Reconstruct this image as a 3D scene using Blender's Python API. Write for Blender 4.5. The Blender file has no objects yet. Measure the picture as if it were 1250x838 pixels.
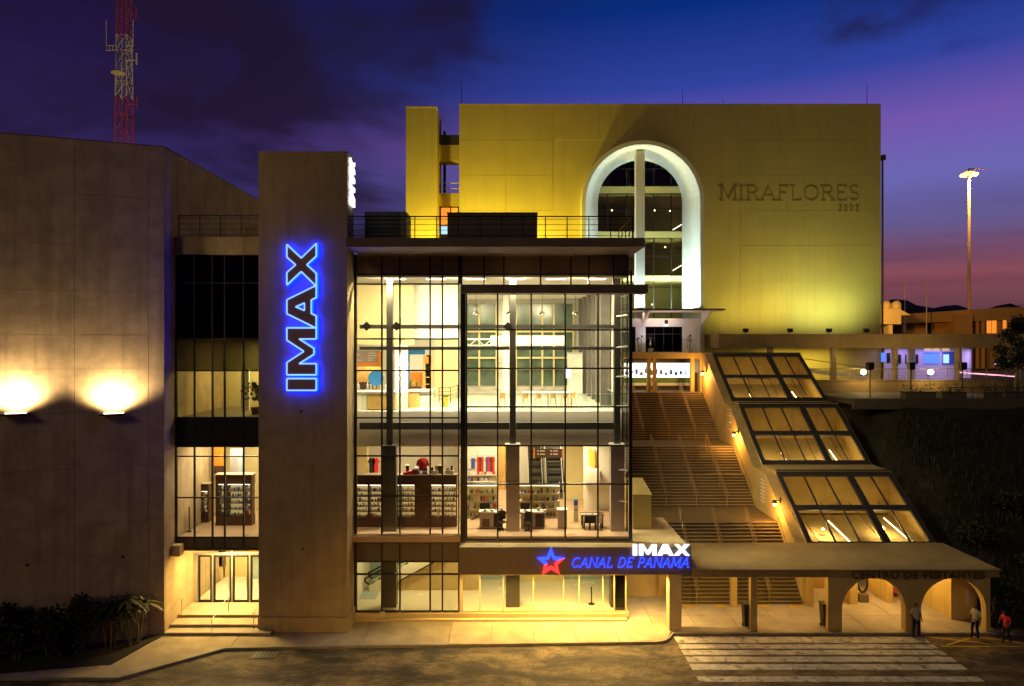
import bpy, bmesh, math, random
from mathutils import Vector, Matrix
from mathutils.geometry import tessellate_polygon
random.seed(7)
R = math.radians
sc = bpy.context.scene

# ------------------------------------------------------------------ camera
S, H, VX, VY = 833.0, 16.7, 620.0, 417.0       # focal length in photo pixels, eye height, vanishing point
cam_d = bpy.data.cameras.new('camera'); cam = bpy.data.objects.new('camera', cam_d)
sc.collection.objects.link(cam); sc.camera = cam
cam.location = (0, 0, H); cam.rotation_euler = (R(90), 0, 0)
cam_d.sensor_width = 36; cam_d.lens = S/1250*36
cam_d.shift_x = 5/1250; cam_d.shift_y = -2/1250
cam_d.clip_end = 6000
def X(px, Y): return (px-VX)*Y/S
def Z(py, Y): return H-(py-VY)*Y/S

# ------------------------------------------------------------------ world: dusk sky
w = bpy.data.worlds.new('World'); sc.world = w; w.use_nodes = True
nt = w.node_tree; nt.nodes.clear()
def N(tree, t, **k):
    n = tree.nodes.new(t)
    for a, b in k.items(): setattr(n, a, b)
    return n
def lin(c): return tuple(((v/255)/12.92 if v/255 <= .04045 else ((v/255+.055)/1.055)**2.4) for v in c)+(1,)
def ramp(tree, stops, fac, interp='LINEAR'):
    n = N(tree, 'ShaderNodeValToRGB'); cr = n.color_ramp; cr.interpolation = interp
    while len(cr.elements) < len(stops): cr.elements.new(.5)
    for e, (p, c) in zip(cr.elements, stops): e.position = p; e.color = c if len(c) == 4 else tuple(c)+(1,)
    tree.links.new(fac, n.inputs[0]); return n.outputs[0]
def mathn(tree, op, a, b=None, c=None, clamp=False):
    n = N(tree, 'ShaderNodeMath', operation=op, use_clamp=clamp)
    for i, v in enumerate((a, b, c)):
        if v is None: continue
        if hasattr(v, 'is_linked'): tree.links.new(v, n.inputs[i])
        else: n.inputs[i].default_value = v
    return n.outputs[0]
def mixc(tree, f, a, b, mode='MIX'):
    n = N(tree, 'ShaderNodeMix', data_type='RGBA', blend_type=mode)
    for s, v in ((n.inputs[0], f), (n.inputs[6], a), (n.inputs[7], b)):
        if hasattr(v, 'is_linked'): tree.links.new(v, s)
        else: s.default_value = v
    return n.outputs[2]
L = nt.links.new
tc = N(nt, 'ShaderNodeTexCoord'); sep = N(nt, 'ShaderNodeSeparateXYZ'); L(tc.outputs['Generated'], sep.inputs[0])
ex, ez = sep.outputs[0], sep.outputs[2]
east = ramp(nt, [(0, lin((62,36,66))), (.045, lin((104,62,74))), (.085, lin((134,74,86))), (.115, lin((114,76,106))), (.15, lin((98,88,142))),
                 (.205, lin((106,102,178))), (.27, lin((114,86,172))), (.34, lin((48,66,158))), (.43, lin((6,44,124))), (.6, lin((6,24,72))), (1, lin((5,14,42)))], ez)
west = ramp(nt, [(0, lin((30,36,78))), (.12, lin((36,46,100))), (.19, lin((52,42,98))), (.27, lin((46,34,86))), (.35, lin((33,22,64))), (.5, lin((24,14,50))), (1, lin((14,8,32)))], ez)
n = N(nt, 'ShaderNodeMapRange', interpolation_type='SMOOTHSTEP'); L(ex, n.inputs[0]); n.inputs[1].default_value = -.45; n.inputs[2].default_value = .26
side = n.outputs[0]
base = mixc(nt, side, west, east)
mp = N(nt, 'ShaderNodeMapping'); mp.inputs['Scale'].default_value = (2.2, 2.2, 5.2); mp.inputs['Location'].default_value = (.35, .1, .2); L(tc.outputs['Generated'], mp.inputs[0])
nz = N(nt, 'ShaderNodeTexNoise'); nz.inputs['Scale'].default_value = 1.5; nz.inputs['Detail'].default_value = 7; nz.inputs['Roughness'].default_value = .55; nz.inputs['Distortion'].default_value = .35
L(mp.outputs[0], nz.inputs['Vector'])
bias = mathn(nt, 'MULTIPLY', mathn(nt, 'SUBTRACT', .55, side), .20)
hi = mathn(nt, 'MULTIPLY', mathn(nt, 'SUBTRACT', ez, .27), .45)
cl = mathn(nt, 'ADD', mathn(nt, 'ADD', nz.outputs[0], bias), hi)
cm = ramp(nt, [(.50, (0,0,0,1)), (.72, (1,1,1,1))], cl, 'EASE')
sky = mixc(nt, mathn(nt, 'MULTIPLY', cm, .85), base, lin((30,20,42)))
# long thin dusk streaks low in the sky
mp2 = N(nt, 'ShaderNodeMapping'); mp2.inputs['Scale'].default_value = (1.6, 1.6, 26); L(tc.outputs['Generated'], mp2.inputs[0])
nz2 = N(nt, 'ShaderNodeTexNoise'); nz2.inputs['Scale'].default_value = 1.4; nz2.inputs['Detail'].default_value = 4; L(mp2.outputs[0], nz2.inputs['Vector'])
low = ramp(nt, [(.02, (1,1,1,1)), (.22, (0,0,0,1))], ez)
st = mathn(nt, 'MULTIPLY', ramp(nt, [(.46, (0,0,0,1)), (.66, (1,1,1,1))], nz2.outputs[0]), mathn(nt, 'MULTIPLY', low, .5))
sky = mixc(nt, st, sky, lin((70,30,66)))
nish = N(nt, 'ShaderNodeTexSky', sky_type='NISHITA', sun_disc=False, sun_elevation=R(-4), sun_rotation=R(62))
# the sky away from the afterglow has already gone dark
n = N(nt, 'ShaderNodeMapRange', interpolation_type='SMOOTHSTEP'); L(sep.outputs[1], n.inputs[0]); n.inputs[1].default_value = -.5; n.inputs[2].default_value = .55; n.inputs[3].default_value = .22; n.inputs[4].default_value = 1.0
vd = N(nt, 'ShaderNodeVectorMath', operation='SCALE'); L(sky, vd.inputs[0]); L(n.outputs[0], vd.inputs['Scale']); sky = vd.outputs[0]
bg1 = N(nt, 'ShaderNodeBackground'); L(sky, bg1.inputs[0]); bg1.inputs[1].default_value = 1.0
bg2 = N(nt, 'ShaderNodeBackground'); L(nish.outputs[0], bg2.inputs[0]); bg2.inputs[1].default_value = .02
ad = N(nt, 'ShaderNodeAddShader'); L(bg1.outputs[0], ad.inputs[0]); L(bg2.outputs[0], ad.inputs[1])
wo = N(nt, 'ShaderNodeOutputWorld'); L(ad.outputs[0], wo.inputs[0])

# ------------------------------------------------------------------ weak warm sun lamp added as facade fill, from behind the camera
sd = bpy.data.lights.new('sun', 'SUN'); sun = bpy.data.objects.new('sun', sd); sc.collection.objects.link(sun)
sd.energy = .23; sd.angle = R(12); sd.color = (1, .71, .34)
sun.rotation_euler = (R(62), 0, R(-24))

vs = sc.view_settings
vs.view_transform = 'Standard'; vs.look = 'None'; vs.exposure = 0; vs.gamma = 1; vs.use_curve_mapping = False
cy = sc.cycles
cy.use_denoising = True; cy.max_bounces = 6; cy.diffuse_bounces = 3; cy.glossy_bounces = 3; cy.transparent_max_bounces = 40
cy.transmission_bounces = 4; cy.sample_clamp_indirect = 4; cy.caustics_reflective = False; cy.caustics_refractive = False
cy.use_light_tree = True

# ------------------------------------------------------------------ materials
MATS = {}
def mottled(name):
    """old asphalt: pale worn areas, dark oil and water stains, fine grain"""
    m = mk(name, (.15,.113,.058), .7, var=.42, scale=14, bump=.9, bscale=30); t = m.node_tree; b = t.nodes['Principled BSDF']
    g = N(t, 'ShaderNodeNewGeometry'); src = b.inputs['Base Color'].links[0].from_socket
    mp = N(t, 'ShaderNodeMapping'); mp.inputs['Scale'].default_value = (.55, 1.1, 1); t.links.new(g.outputs['Position'], mp.inputs[0])
    n1 = N(t, 'ShaderNodeTexNoise'); n1.inputs['Scale'].default_value = .62; n1.inputs['Detail'].default_value = 12; n1.inputs['Roughness'].default_value = .74; n1.inputs['Distortion'].default_value = .3; t.links.new(mp.outputs[0], n1.inputs['Vector'])
    f = ramp(t, [(.40, (.22,.2,.18,1)), (.48, (.6,.58,.55,1)), (.56, (1.35,1.3,1.2,1)), (.68, (2.2,2.1,1.9,1))], n1.outputs[0])  # pale stops stand in for patches of lamplight on the road
    c = mixc(t, 1.0, src, f, 'MULTIPLY')
    dn = N(t, 'ShaderNodeTexNoise'); dn.inputs['Scale'].default_value = 1.3; dn.inputs['Detail'].default_value = 6; t.links.new(g.outputs['Position'], dn.inputs['Vector'])
    dv = mixc(t, .35, g.outputs['Position'], dn.outputs['Color'])
    vo = N(t, 'ShaderNodeTexVoronoi', feature='DISTANCE_TO_EDGE'); vo.inputs['Scale'].default_value = .34; t.links.new(dv, vo.inputs['Vector'])
    ck = ramp(t, [(.0, (1,1,1,1)), (.012, (0,0,0,1))], vo.outputs['Distance'])
    c = mixc(t, mathn(t, 'MULTIPLY', ck, .4), c, (.02,.016,.01,1))
    t.links.new(c, b.inputs['Base Color']); return m
def mk(name, col, rough=.6, metal=0, var=.12, scale=1.5, bump=0, bscale=30, streak=0, spec=.4, coat=0):
    m = bpy.data.materials.new(name); m.use_nodes = True; t = m.node_tree; b = t.nodes['Principled BSDF']
    b.inputs['Roughness'].default_value = rough; b.inputs['Metallic'].default_value = metal; b.inputs['Specular IOR Level'].default_value = spec
    if coat: b.inputs['Coat Weight'].default_value = coat
    g = N(t, 'ShaderNodeNewGeometry')
    n1 = N(t, 'ShaderNodeTexNoise'); n1.inputs['Scale'].default_value = scale; n1.inputs['Detail'].default_value = 6; n1.inputs['Roughness'].default_value = .62
    t.links.new(g.outputs['Position'], n1.inputs['Vector'])
    dk = tuple(c*(1-var*1.6) for c in col)+(1,); lt = tuple(min(1, c*(1+var)) for c in col)+(1,)
    c = ramp(t, [(.3, dk), (.7, lt)], n1.outputs[0])
    if streak:
        mp = N(t, 'ShaderNodeMapping'); mp.inputs['Scale'].default_value = (2.2, 2.2, .12); t.links.new(g.outputs['Position'], mp.inputs[0])
        n2 = N(t, 'ShaderNodeTexNoise'); n2.inputs['Scale'].default_value = 1.1; n2.inputs['Detail'].default_value = 5; t.links.new(mp.outputs[0], n2.inputs['Vector'])
        f = ramp(t, [(.5, (0,0,0,1)), (.75, (1,1,1,1))], n2.outputs[0])
        c = mixc(t, mathn(t, 'MULTIPLY', f, streak), c, tuple(v*.35 for v in col)+(1,))
    t.links.new(c, b.inputs['Base Color'])
    rr = N(t, 'ShaderNodeMapRange'); t.links.new(n1.outputs[0], rr.inputs[0]); rr.inputs[3].default_value = max(0, rough-.1); rr.inputs[4].default_value = min(1, rough+.1); t.links.new(rr.outputs[0], b.inputs['Roughness'])
    if bump:
        n3 = N(t, 'ShaderNodeTexNoise'); n3.inputs['Scale'].default_value = bscale; n3.inputs['Detail'].default_value = 5; t.links.new(g.outputs['Position'], n3.inputs['Vector'])
        bp = N(t, 'ShaderNodeBump'); bp.inputs['Strength'].default_value = bump; bp.inputs['Distance'].default_value = .03; t.links.new(n3.outputs[0], bp.inputs['Height']); t.links.new(bp.outputs[0], b.inputs['Normal'])
    MATS[name] = m; return m
def emit(name, col, strength):
    m = bpy.data.materials.new(name); m.use_nodes = True; t = m.node_tree; b = t.nodes['Principled BSDF']
    b.inputs['Base Color'].default_value = tuple(min(1, c) for c in col)+(1,)
    b.inputs['Emission Color'].default_value = tuple(col)+(1,); b.inputs['Emission Strength'].default_value = strength
    MATS[name] = m; return m
def glass(name, tint=(.92,.95,.92), refl=1.0, rough=.02):
    m = bpy.data.materials.new(name); m.use_nodes = True; t = m.node_tree; t.nodes.clear()
    tr = N(t, 'ShaderNodeBsdfTransparent'); tr.inputs[0].default_value = tint+(1,)
    gl = N(t, 'ShaderNodeBsdfGlossy'); gl.inputs['Roughness'].default_value = rough
    fr = N(t, 'ShaderNodeFresnel'); fr.inputs[0].default_value = 1.5
    mx = N(t, 'ShaderNodeMixShader'); gg = N(t, 'ShaderNodeNewGeometry'); t.links.new(mathn(t, 'MULTIPLY', mathn(t, 'MULTIPLY', fr.outputs[0], refl, clamp=True), mathn(t, 'SUBTRACT', 1.0, gg.outputs['Backfacing'])), mx.inputs[0])
    t.links.new(tr.outputs[0], mx.inputs[1]); t.links.new(gl.outputs[0], mx.inputs[2])
    o = N(t, 'ShaderNodeOutputMaterial'); t.links.new(mx.outputs[0], o.inputs[0]); MATS[name] = m; return m

mk('tan_concrete', (.46,.345,.20), .8, var=.18, scale=.9, bump=.18, bscale=14, streak=.45)
mk('tower_render', (.49,.365,.19), .8, var=.11, scale=1.1, bump=.15, bscale=14, streak=.3)
mk('cream_render', (.64,.50,.26), .75, var=.07, scale=.8, bump=.1, bscale=18, streak=.2)
mk('stair_render', (.58,.42,.16), .75, var=.10, scale=.8, bump=.1, bscale=18, streak=.3)
mk('yellow_render', (.60,.50,.17), .8, var=.05, scale=.35, bump=.2, bscale=8, streak=.14)
mk('white_render', (.78,.78,.74), .6, var=.05, scale=.8, streak=.12)
mk('band_render', (.66,.58,.22), .6, var=.06)
mk('dark_slab', (.18,.135,.10), .6, var=.12, scale=.8)
mk('bronze', (.045,.04,.034), .4, metal=.5, var=.1)
mk('steel_grey', (.12,.115,.105), .45, metal=.4, var=.1)
mk('steel_light', (.5,.5,.48), .4, metal=.6, var=.08)
mk('rail_steel', (.34,.25,.13), .35, metal=.3, var=.1)
mk('rail_dark', (.03,.025,.022), .5, metal=.4, var=.1)
mk('unit_dark', (.05,.045,.045), .6, var=.2)
mk('unit_brown', (.13,.10,.07), .6, var=.12)
mottled('asphalt')
mk('pavement', (.40,.32,.20), .8, var=.2, scale=.7, bump=.3, bscale=20)
mk('portico_floor', (.42,.37,.34), .7, var=.15, scale=.8, bump=.15)
mk('kerb', (.33,.29,.22), .8, var=.2, scale=1.2, bump=.3)
m = mk('paint_white', (.62,.58,.50), .7, var=.22, scale=1.6, bump=.4, bscale=28); t = m.node_tree; b = t.nodes['Principled BSDF']      # worn through to the asphalt
g = N(t, 'ShaderNodeNewGeometry'); n1 = N(t, 'ShaderNodeTexNoise'); n1.inputs['Scale'].default_value = 2.3; n1.inputs['Detail'].default_value = 10; n1.inputs['Roughness'].default_value = .78; t.links.new(g.outputs['Position'], n1.inputs['Vector'])
t.links.new(mixc(t, ramp(t, [(.53, (0,0,0,1)), (.60, (.85,.85,.85,1))], n1.outputs[0]), b.inputs['Base Color'].links[0].from_socket, (.12,.09,.05,1)), b.inputs['Base Color'])
mk('paint_yellow', (.62,.42,.05), .7, var=.25, scale=2)
mk('earth', (.028,.024,.012), .95, var=.4, scale=.4, bump=.6, bscale=4)
mk('hill', (.02,.018,.02), 1, var=.3, scale=.01)
mk('leaf_dark', (.028,.040,.012), .6, var=.35, scale=2)
mk('leaf_pale', (.14,.14,.05), .55, var=.3, scale=3)
mk('bark', (.16,.12,.07), .9, var=.3, scale=4)
mk('stone_step', (.40,.33,.24), .7, var=.15, scale=1.2, bump=.15)
mk('stair_tread', (.115,.082,.034), .75, var=.18, scale=1, bump=.2, streak=.2)
mk('white_floor', (.74,.71,.64), .22, var=.04, scale=.8, spec=.5)
mk('shop_floor', (.55,.38,.24), .3, var=.08, scale=.6)
mk('lobby_floor', (.70,.66,.52), .25, var=.05, scale=.6)
mk('white_wall', (.80,.77,.68), .6, var=.03)
mk('ochre_wall', (.68,.58,.30), .6, var=.04)
mk('ceiling_white', (.78,.76,.70), .7, var=.03)
mk('blue_grey_wall', (.34,.44,.46), .5, var=.05)
mk('green_glass_wall', (.10,.15,.11), .15, var=.3, scale=.5, spec=.6)
mk('wood', (.60,.36,.12), .45, var=.15, scale=3)
mk('dark_wood', (.085,.038,.022), .45, var=.2, scale=2)
mk('black', (.012,.012,.013), .5, var=.1)
mk('orange_panel', (.75,.26,.03), .5, var=.05)
mk('blue_panel', (.03,.22,.62), .5, var=.05)
mk('red_cloth', (.62,.03,.03), .8, var=.15, scale=6)
mk('blue_cloth', (.05,.10,.45), .8, var=.15, scale=6)
mk('purple_cladding', (.40,.33,.34), .4, var=.05)
mk('navy_cloth', (.012,.014,.03), .9, var=.2, scale=8)
mk('pale_shirt', (.55,.52,.42), .85, var=.12, scale=8)
mk('dark_shirt', (.02,.02,.03), .85, var=.12, scale=8)
mk('skin_brown', (.16,.085,.05), .55, var=.08, scale=8)
mk('hair_black', (.01,.008,.007), .6, var=.2, scale=20)
mk('shoe_black', (.012,.01,.01), .5)
mk('mast_red', (.48,.06,.035), .5, var=.12)
mk('mast_white', (.72,.70,.64), .5, var=.08)
mk('sign_face', (.46,.25,.30), .4, var=.05)
mk('letter_dark', (.36,.28,.06), .7, var=.1)
mk('letter_black', (.10,.068,.028), .7)
mk('bin_dark', (.03,.03,.028), .5, var=.15)
mk('orange_render', (.62,.36,.12), .8, var=.08, scale=.2)
mk('tan_roof', (.34,.24,.10), .8, var=.16, scale=.5, bump=.2, streak=.2)
mk('blind_brown', (.27,.19,.14), .6, var=.08)
mk('plaza', (.10,.08,.05), .8, var=.2, scale=.3)
mk('tank_paint', (.75,.62,.40), .5, var=.05, scale=.3)
mk('goods_white', (.75,.73,.68), .5); mk('goods_gold', (.62,.45,.12), .4); mk('goods_green', (.10,.20,.06), .4); mk('goods_blue', (.08,.16,.45), .5); mk('goods_red', (.6,.05,.04), .5)
emit('neon_blue', (.20,.42,1.0), 1.7)
emit('neon_deep', (.0,.004,1.0), 55.0)
emit('neon_red', (1.0,.03,.03), 2.2)
emit('neon_white', (.80,.90,1.0), 1.6)
emit('neon_text', (.012,.035,1.0), 4.5)
emit('lamp_warm', (1.0,.80,.45), 14)
emit('lamp_sodium', (1.0,.42,.08), 7)
emit('lamp_white', (1.0,.95,.82), 5)
emit('lamp_small', (1.0,.62,.22), 30)
emit('lightbox', (.85,.95,1.0), 2.2)
emit('screen_blue', (.10,.26,1.0), .8)
emit('screen_cyan', (.35,.70,1.0), 1.0)
emit('window_orange', (1.0,.33,.04), .85)
emit('window_pink', (1.0,.62,.42), .8)
emit('case_light', (1.0,.74,.34), .42)
glass('clear_glass', (.96,.95,.90), .8)
glass('dark_glass', (.34,.33,.29), 1.0)
glass('bronze_glass', (.84,.80,.64), 1.0)
glass('museum_glass', (.75,.74,.62), .8)
glass('rail_glass', (.90,.95,.92), 1.0)

# ------------------------------------------------------------------ builders
COL = sc.collection
W = {}                                        # world origin of every parent
def thing(name, label, cat, loc=(0,0,0), group=None, kind=None):
    o = bpy.data.objects.new(name, None); COL.objects.link(o); o.location = loc; o.empty_display_size = .2
    W[o] = Vector(loc); tag(o, label, cat, group, kind); return o
def tag(o, label=None, cat=None, group=None, kind=None):
    if label: o['label'] = label
    if cat: o['category'] = cat
    if group: o['group'] = group
    if kind: o['kind'] = kind
    return o
def mats(m): return [MATS[x] for x in ([m] if isinstance(m, str) else m)]
class MB:
    def __init__(s): s.v, s.f, s.mi = [], [], []
    def add(s, vs_, fs, mi=0):
        o = len(s.v); s.v += [tuple(v) for v in vs_]; s.f += [tuple(i+o for i in f) for f in fs]; s.mi += [mi]*len(fs); return s
    def hexa(s, p, mi=0):                     # p: bottom ring of 4, top ring of 4
        return s.add(p, [(3,2,1,0), (4,5,6,7), (0,1,5,4), (1,2,6,5), (2,3,7,6), (3,0,4,7)], mi)
    def box(s, x0, x1, y0, y1, z0, z1, mi=0):
        return s.hexa([(x0,y0,z0), (x1,y0,z0), (x1,y1,z0), (x0,y1,z0), (x0,y0,z1), (x1,y0,z1), (x1,y1,z1), (x0,y1,z1)], mi)
    def quad(s, a, b, c, d, mi=0): return s.add([a,b,c,d], [(0,1,2,3)], mi)
    def tube(s, p, q, r, r2=None, n=6, mi=0):
        p, q = Vector(p), Vector(q); d = (q-p); r2 = r if r2 is None else r2
        if d.length < 1e-6: return s
        d.normalize(); u = d.cross(Vector((0,0,1)) if abs(d.z) < .95 else Vector((1,0,0))).normalized(); v = d.cross(u)
        a = [p+(u*math.cos(t)+v*math.sin(t))*r for t in [2*math.pi*i/n for i in range(n)]]
        b = [q+(u*math.cos(t)+v*math.sin(t))*r2 for t in [2*math.pi*i/n for i in range(n)]]
        return s.add(a+b, [(i, (i+1) % n, n+(i+1) % n, n+i) for i in range(n)]+[tuple(range(n))[::-1], tuple(range(n, 2*n))], mi)
    def path(s, pts, r, n=6, closed=False, mi=0):
        P = list(pts)+([pts[0]] if closed else [])
        for a, b in zip(P, P[1:]): s.tube(a, b, r, n=n, mi=mi)
        return s
    def lathe(s, prof, c, n=14, mi=0):        # prof: (radius, z)
        vv, k = [], len(prof)
        for i in range(n):
            t = 2*math.pi*i/n
            vv += [(c[0]+r*math.cos(t), c[1]+r*math.sin(t), c[2]+z) for r, z in prof]
        ff = [(i*k+j, ((i+1) % n)*k+j, ((i+1) % n)*k+j+1, i*k+j+1) for i in range(n) for j in range(k-1)]
        return s.add(vv, ff, mi)
    def prism(s, outer, d0, d1, fn, holes=(), mi=0):   # fn(a, b, depth) -> point
        loops = [list(outer)]+[list(h) for h in holes]
        flat = [p for l in loops for p in l]; n = len(flat)
        tri = tessellate_polygon([[Vector((p[0], p[1], 0)) for p in l] for l in loops])
        vv = [fn(a, b, d0) for a, b in flat]+[fn(a, b, d1) for a, b in flat]
        ff = [tuple(t) for t in tri]+[tuple(i+n for i in reversed(t)) for t in tri]
        o = 0
        for l in loops:
            m = len(l)
            for i in range(m): j = (i+1) % m; ff.append((o+i, o+j, n+o+j, n+o+i))
            o += m
        return s.add(vv, ff, mi)
    def build(s, name, mat, parent=None, smooth=False, fix=True):
        me = bpy.data.meshes.new(name); off = W[parent] if parent else Vector()
        me.from_pydata([tuple(Vector(v)-off) for v in s.v], [], s.f)
        for m in mats(mat): me.materials.append(m)
        if len(me.materials) > 1: me.polygons.foreach_set('material_index', s.mi)
        if fix:
            bm = bmesh.new(); bm.from_mesh(me); bmesh.ops.recalc_face_normals(bm, faces=bm.faces[:]); bm.to_mesh(me); bm.free()
        if smooth: me.polygons.foreach_set('use_smooth', [True]*len(me.polygons))
        me.update()
        o = bpy.data.objects.new(name, me); COL.objects.link(o)
        if parent: o.parent = parent
        W[o] = off.copy(); return o
_cache = {}
def bx(name, mat, parent, x0, x1, y0, y1, z0, z1):    # a box piece; alike pieces share mesh data
    x0, x1 = min(x0, x1), max(x0, x1); y0, y1 = min(y0, y1), max(y0, y1); z0, z1 = min(z0, z1), max(z0, z1)
    d = (round(x1-x0, 3), round(y1-y0, 3), round(z1-z0, 3)); k = (d, mat)
    if k not in _cache:
        a, b, c = [v/2 for v in d]; m = MB().box(-a, a, -b, b, -c, c)
        me = bpy.data.meshes.new(name); me.from_pydata(m.v, [], m.f); me.materials.append(MATS[mat]); me.update(); _cache[k] = me
    o = bpy.data.objects.new(name, _cache[k]); COL.objects.link(o)
    c = Vector(((x0+x1)/2, (y0+y1)/2, (z0+z1)/2))
    if parent: o.parent = parent; o.location = c-W[parent]
    else: o.location = c
    W[o] = c; return o
def copy_tree(o, parent=None):
    c = o.copy(); COL.objects.link(c); c.parent = parent
    for ch in list(o.children): copy_tree(ch, c)
    return c
def lamp(kind, name, loc, power, col=(1,.8,.5), size=.3, size_y=None, rot=None, aim=None, spot=None, blend=.5):
    d = bpy.data.lights.new(name, kind); o = bpy.data.objects.new(name, d); COL.objects.link(o); o.location = loc
    d.energy = power; d.color = col
    if kind == 'AREA':
        d.shape = 'RECTANGLE' if size_y else 'DISK'; d.size = size
        if size_y: d.size_y = size_y
    else: d.shadow_soft_size = size
    if kind == 'SPOT': d.spot_size = R(spot or 90); d.spot_blend = blend
    if rot: o.rotation_euler = rot
    if aim: o.rotation_euler = (Vector(aim)-Vector(loc)).to_track_quat('-Z', 'Y').to_euler()
    return o
# ================================================================== SETTING: ground, road, pavement
rnd = random.Random(3)
def smooth(t): t = max(0, min(1, t)); return t*t*(3-2*t)
xs = [-3000,-900,-300,-100,-45,-20,0,20,27.95]+[28.6+1.6*i for i in range(30)]+[80,95,120,160,240,400,900,3000]
ys = [-400,-50,0,20,33,38,40.0]+[40.6+1.0*i for i in range(17)]+[59,62,66.4,66.6,80,110,160,300,700,1500,5000]
def hgt(x, y):
    if y >= 66.6: return 11.5
    if x < 28: return -.22
    e = smooth((x-28)/3)
    t = (y-40.4-.02*(x-28))/14.5
    z = -.22+11.6*max(0, min(1, t))
    if 0 < t < 1.1 and x < 90: z += (rnd.random()-.5)*.45
    return z*(.55+.45*e) if y < 56 else z
m = MB(); nx = len(xs)
for y in ys:
    for x in xs: m.v.append((x, y, hgt(x, y)))
for j in range(len(ys)-1):
    for i in range(nx-1): m.f.append((j*nx+i, j*nx+i+1, (j+1)*nx+i+1, (j+1)*nx+i)); m.mi.append(0)
tag(m.build('ground', 'earth', fix=False, smooth=True), 'dark earth bank rising behind the entrance portico', kind='structure')
# far hills
for k, (y0, hmax, seed, x0, x1) in enumerate(((1500, 152, 5, -400, 2600), (1050, 45, 11, 300, 2200))):
    r2 = random.Random(seed); m = MB(); nn = 90; ph = [r2.random()*6.3 for _ in range(6)]
    top = []
    for i in range(nn+1):
        u = i/nn; h = .58+.06*math.sin(u*9+ph[0])+.035*math.sin(u*23+ph[1])+.03*math.sin(u*61+ph[2])+.05*math.sin(u*140+ph[3])+.03*r2.random()
        top.append((x0+(x1-x0)*u, 11+hmax*max(.1, h)))
    for j, (dy, f) in enumerate(((0, 0), (90, .55), (220, 1), (500, .2))):
        for i, (x, z) in enumerate(top): m.v.append((x+r2.uniform(-4, 4), y0+dy+r2.uniform(-15, 15), 10+(z-10)*f))
    for j in range(3):
        for i in range(nn): a = j*(nn+1)+i; m.f.append((a, a+1, a+nn+2, a+nn+1)); m.mi.append(0)
    tag(m.build('hills', 'hill', fix=False, smooth=True), 'dark wooded hills on the horizon' if k == 0 else 'nearer dark ridge on the horizon', kind='structure')
# road
road = MB().quad((-160,-60,-.13), (160,-60,-.13), (160,39.9,-.13), (-160,39.9,-.13)).build('road', 'asphalt', fix=False)
tag(road, 'patched dark asphalt road in front of the buildings', kind='structure')
def zy(py): return (H+.13)*S/(py-VY)
for a, b in ((777.5,785),(787,792),(794,799.6),(802,808.3),(811,818),(826,832.5)):
    y0, y1 = zy(b), zy(a); m = MB(); k = 28; r2 = random.Random(int(a))
    for i in range(k):                       # ragged worn edges
        xa, xb = 9.45+(23.6-9.45)*i/k, 9.45+(23.6-9.45)*(i+1)/k; e = [r2.uniform(-.025, .025) for _ in range(4)]
        m.quad((xa, y0+e[0], -.126), (xb, y0+e[0], -.126), (xb, y1+e[1], -.126), (xa, y1+e[1], -.126))
    m.build('crosswalk_stripe', 'paint_white', road, fix=False)
def stripe(p, q, wd, mat='paint_yellow', z=-.125):
    p, q = Vector(p+(z,)), Vector(q+(z,)); n = (q-p).cross(Vector((0,0,1))).normalized()*wd/2
    return MB().quad(p-n, q-n, q+n, p+n).build('hatch_line', mat, road, fix=False)
for p, q in (((24.0,38.85),(26.9,37.9)), ((24.3,37.8),(26.6,38.9)), ((23.9,37.65),(29.5,37.65)), ((26.9,38.85),(29.3,37.75))): stripe(p, q, .1)
# drain cover in the road near the entrance steps
dr = thing('drain_cover', 'square iron drain cover in the road before the entrance steps', 'drain cover', (-13.0,36.6,-.128))
bx('cover_rim', 'bin_dark', dr, -13.7,-12.3,36.15,37.0,-.129,-.115)
for i in range(6): bx('grate_bar', 'steel_grey', dr, -13.6+.21*i,-13.47+.21*i,36.22,36.93,-.114,-.1)

PX1_ = 7.29
# pavement: kerb line, slabs
KERB = [(-60,33.85),(-19.3,33.85),(-15.4,37.1),(-8.5,37.4),(8.2,37.9),(8.75,38.05),(9.15,38.45),(9.45,39.0),(29.0,39.05)]
def kerb_y(x):
    for (a, b), (c, d) in zip(KERB, KERB[1:]):
        if a <= x <= c: return b+(d-b)*(x-a)/(c-a)
pav = thing('pavement', 'concrete pavement with kerb along the front of the buildings', None, (0,38,-.13), kind='structure')
kp = MB()
def offs(i):
    p = Vector(KERB[i]); a = Vector(KERB[max(0, i-1)]); b = Vector(KERB[min(len(KERB)-1, i+1)]); d = (b-a).normalized(); return p+Vector((-d.y, d.x))*.17
for i in range(len(KERB)-1):
  A_, B_ = Vector(KERB[i]), Vector(KERB[i+1]); C_, D_ = offs(i+1), offs(i); k_ = max(1, round((B_-A_).length/1.15)); g_ = .006/max(.3, (B_-A_).length/k_)
  for j in range(k_):
    u0, u1 = (j+g_)/k_, (j+1-g_)/k_; a, b, d, c = A_.lerp(B_, u0), A_.lerp(B_, u1), D_.lerp(C_, u0), D_.lerp(C_, u1)
    if b.x < -32: continue
    MB().hexa([(a.x,a.y,-.2),(b.x,b.y,-.2),(c.x,c.y,-.2),(d.x,d.y,-.2),(a.x,a.y+.02,.012),(b.x,b.y+.02,.012),(c.x,c.y,.012),(d.x,d.y,.012)]).build('kerb_stone', 'kerb', pav)
xsl = [-15.2+2.38*i for i in range(11)]
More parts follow.
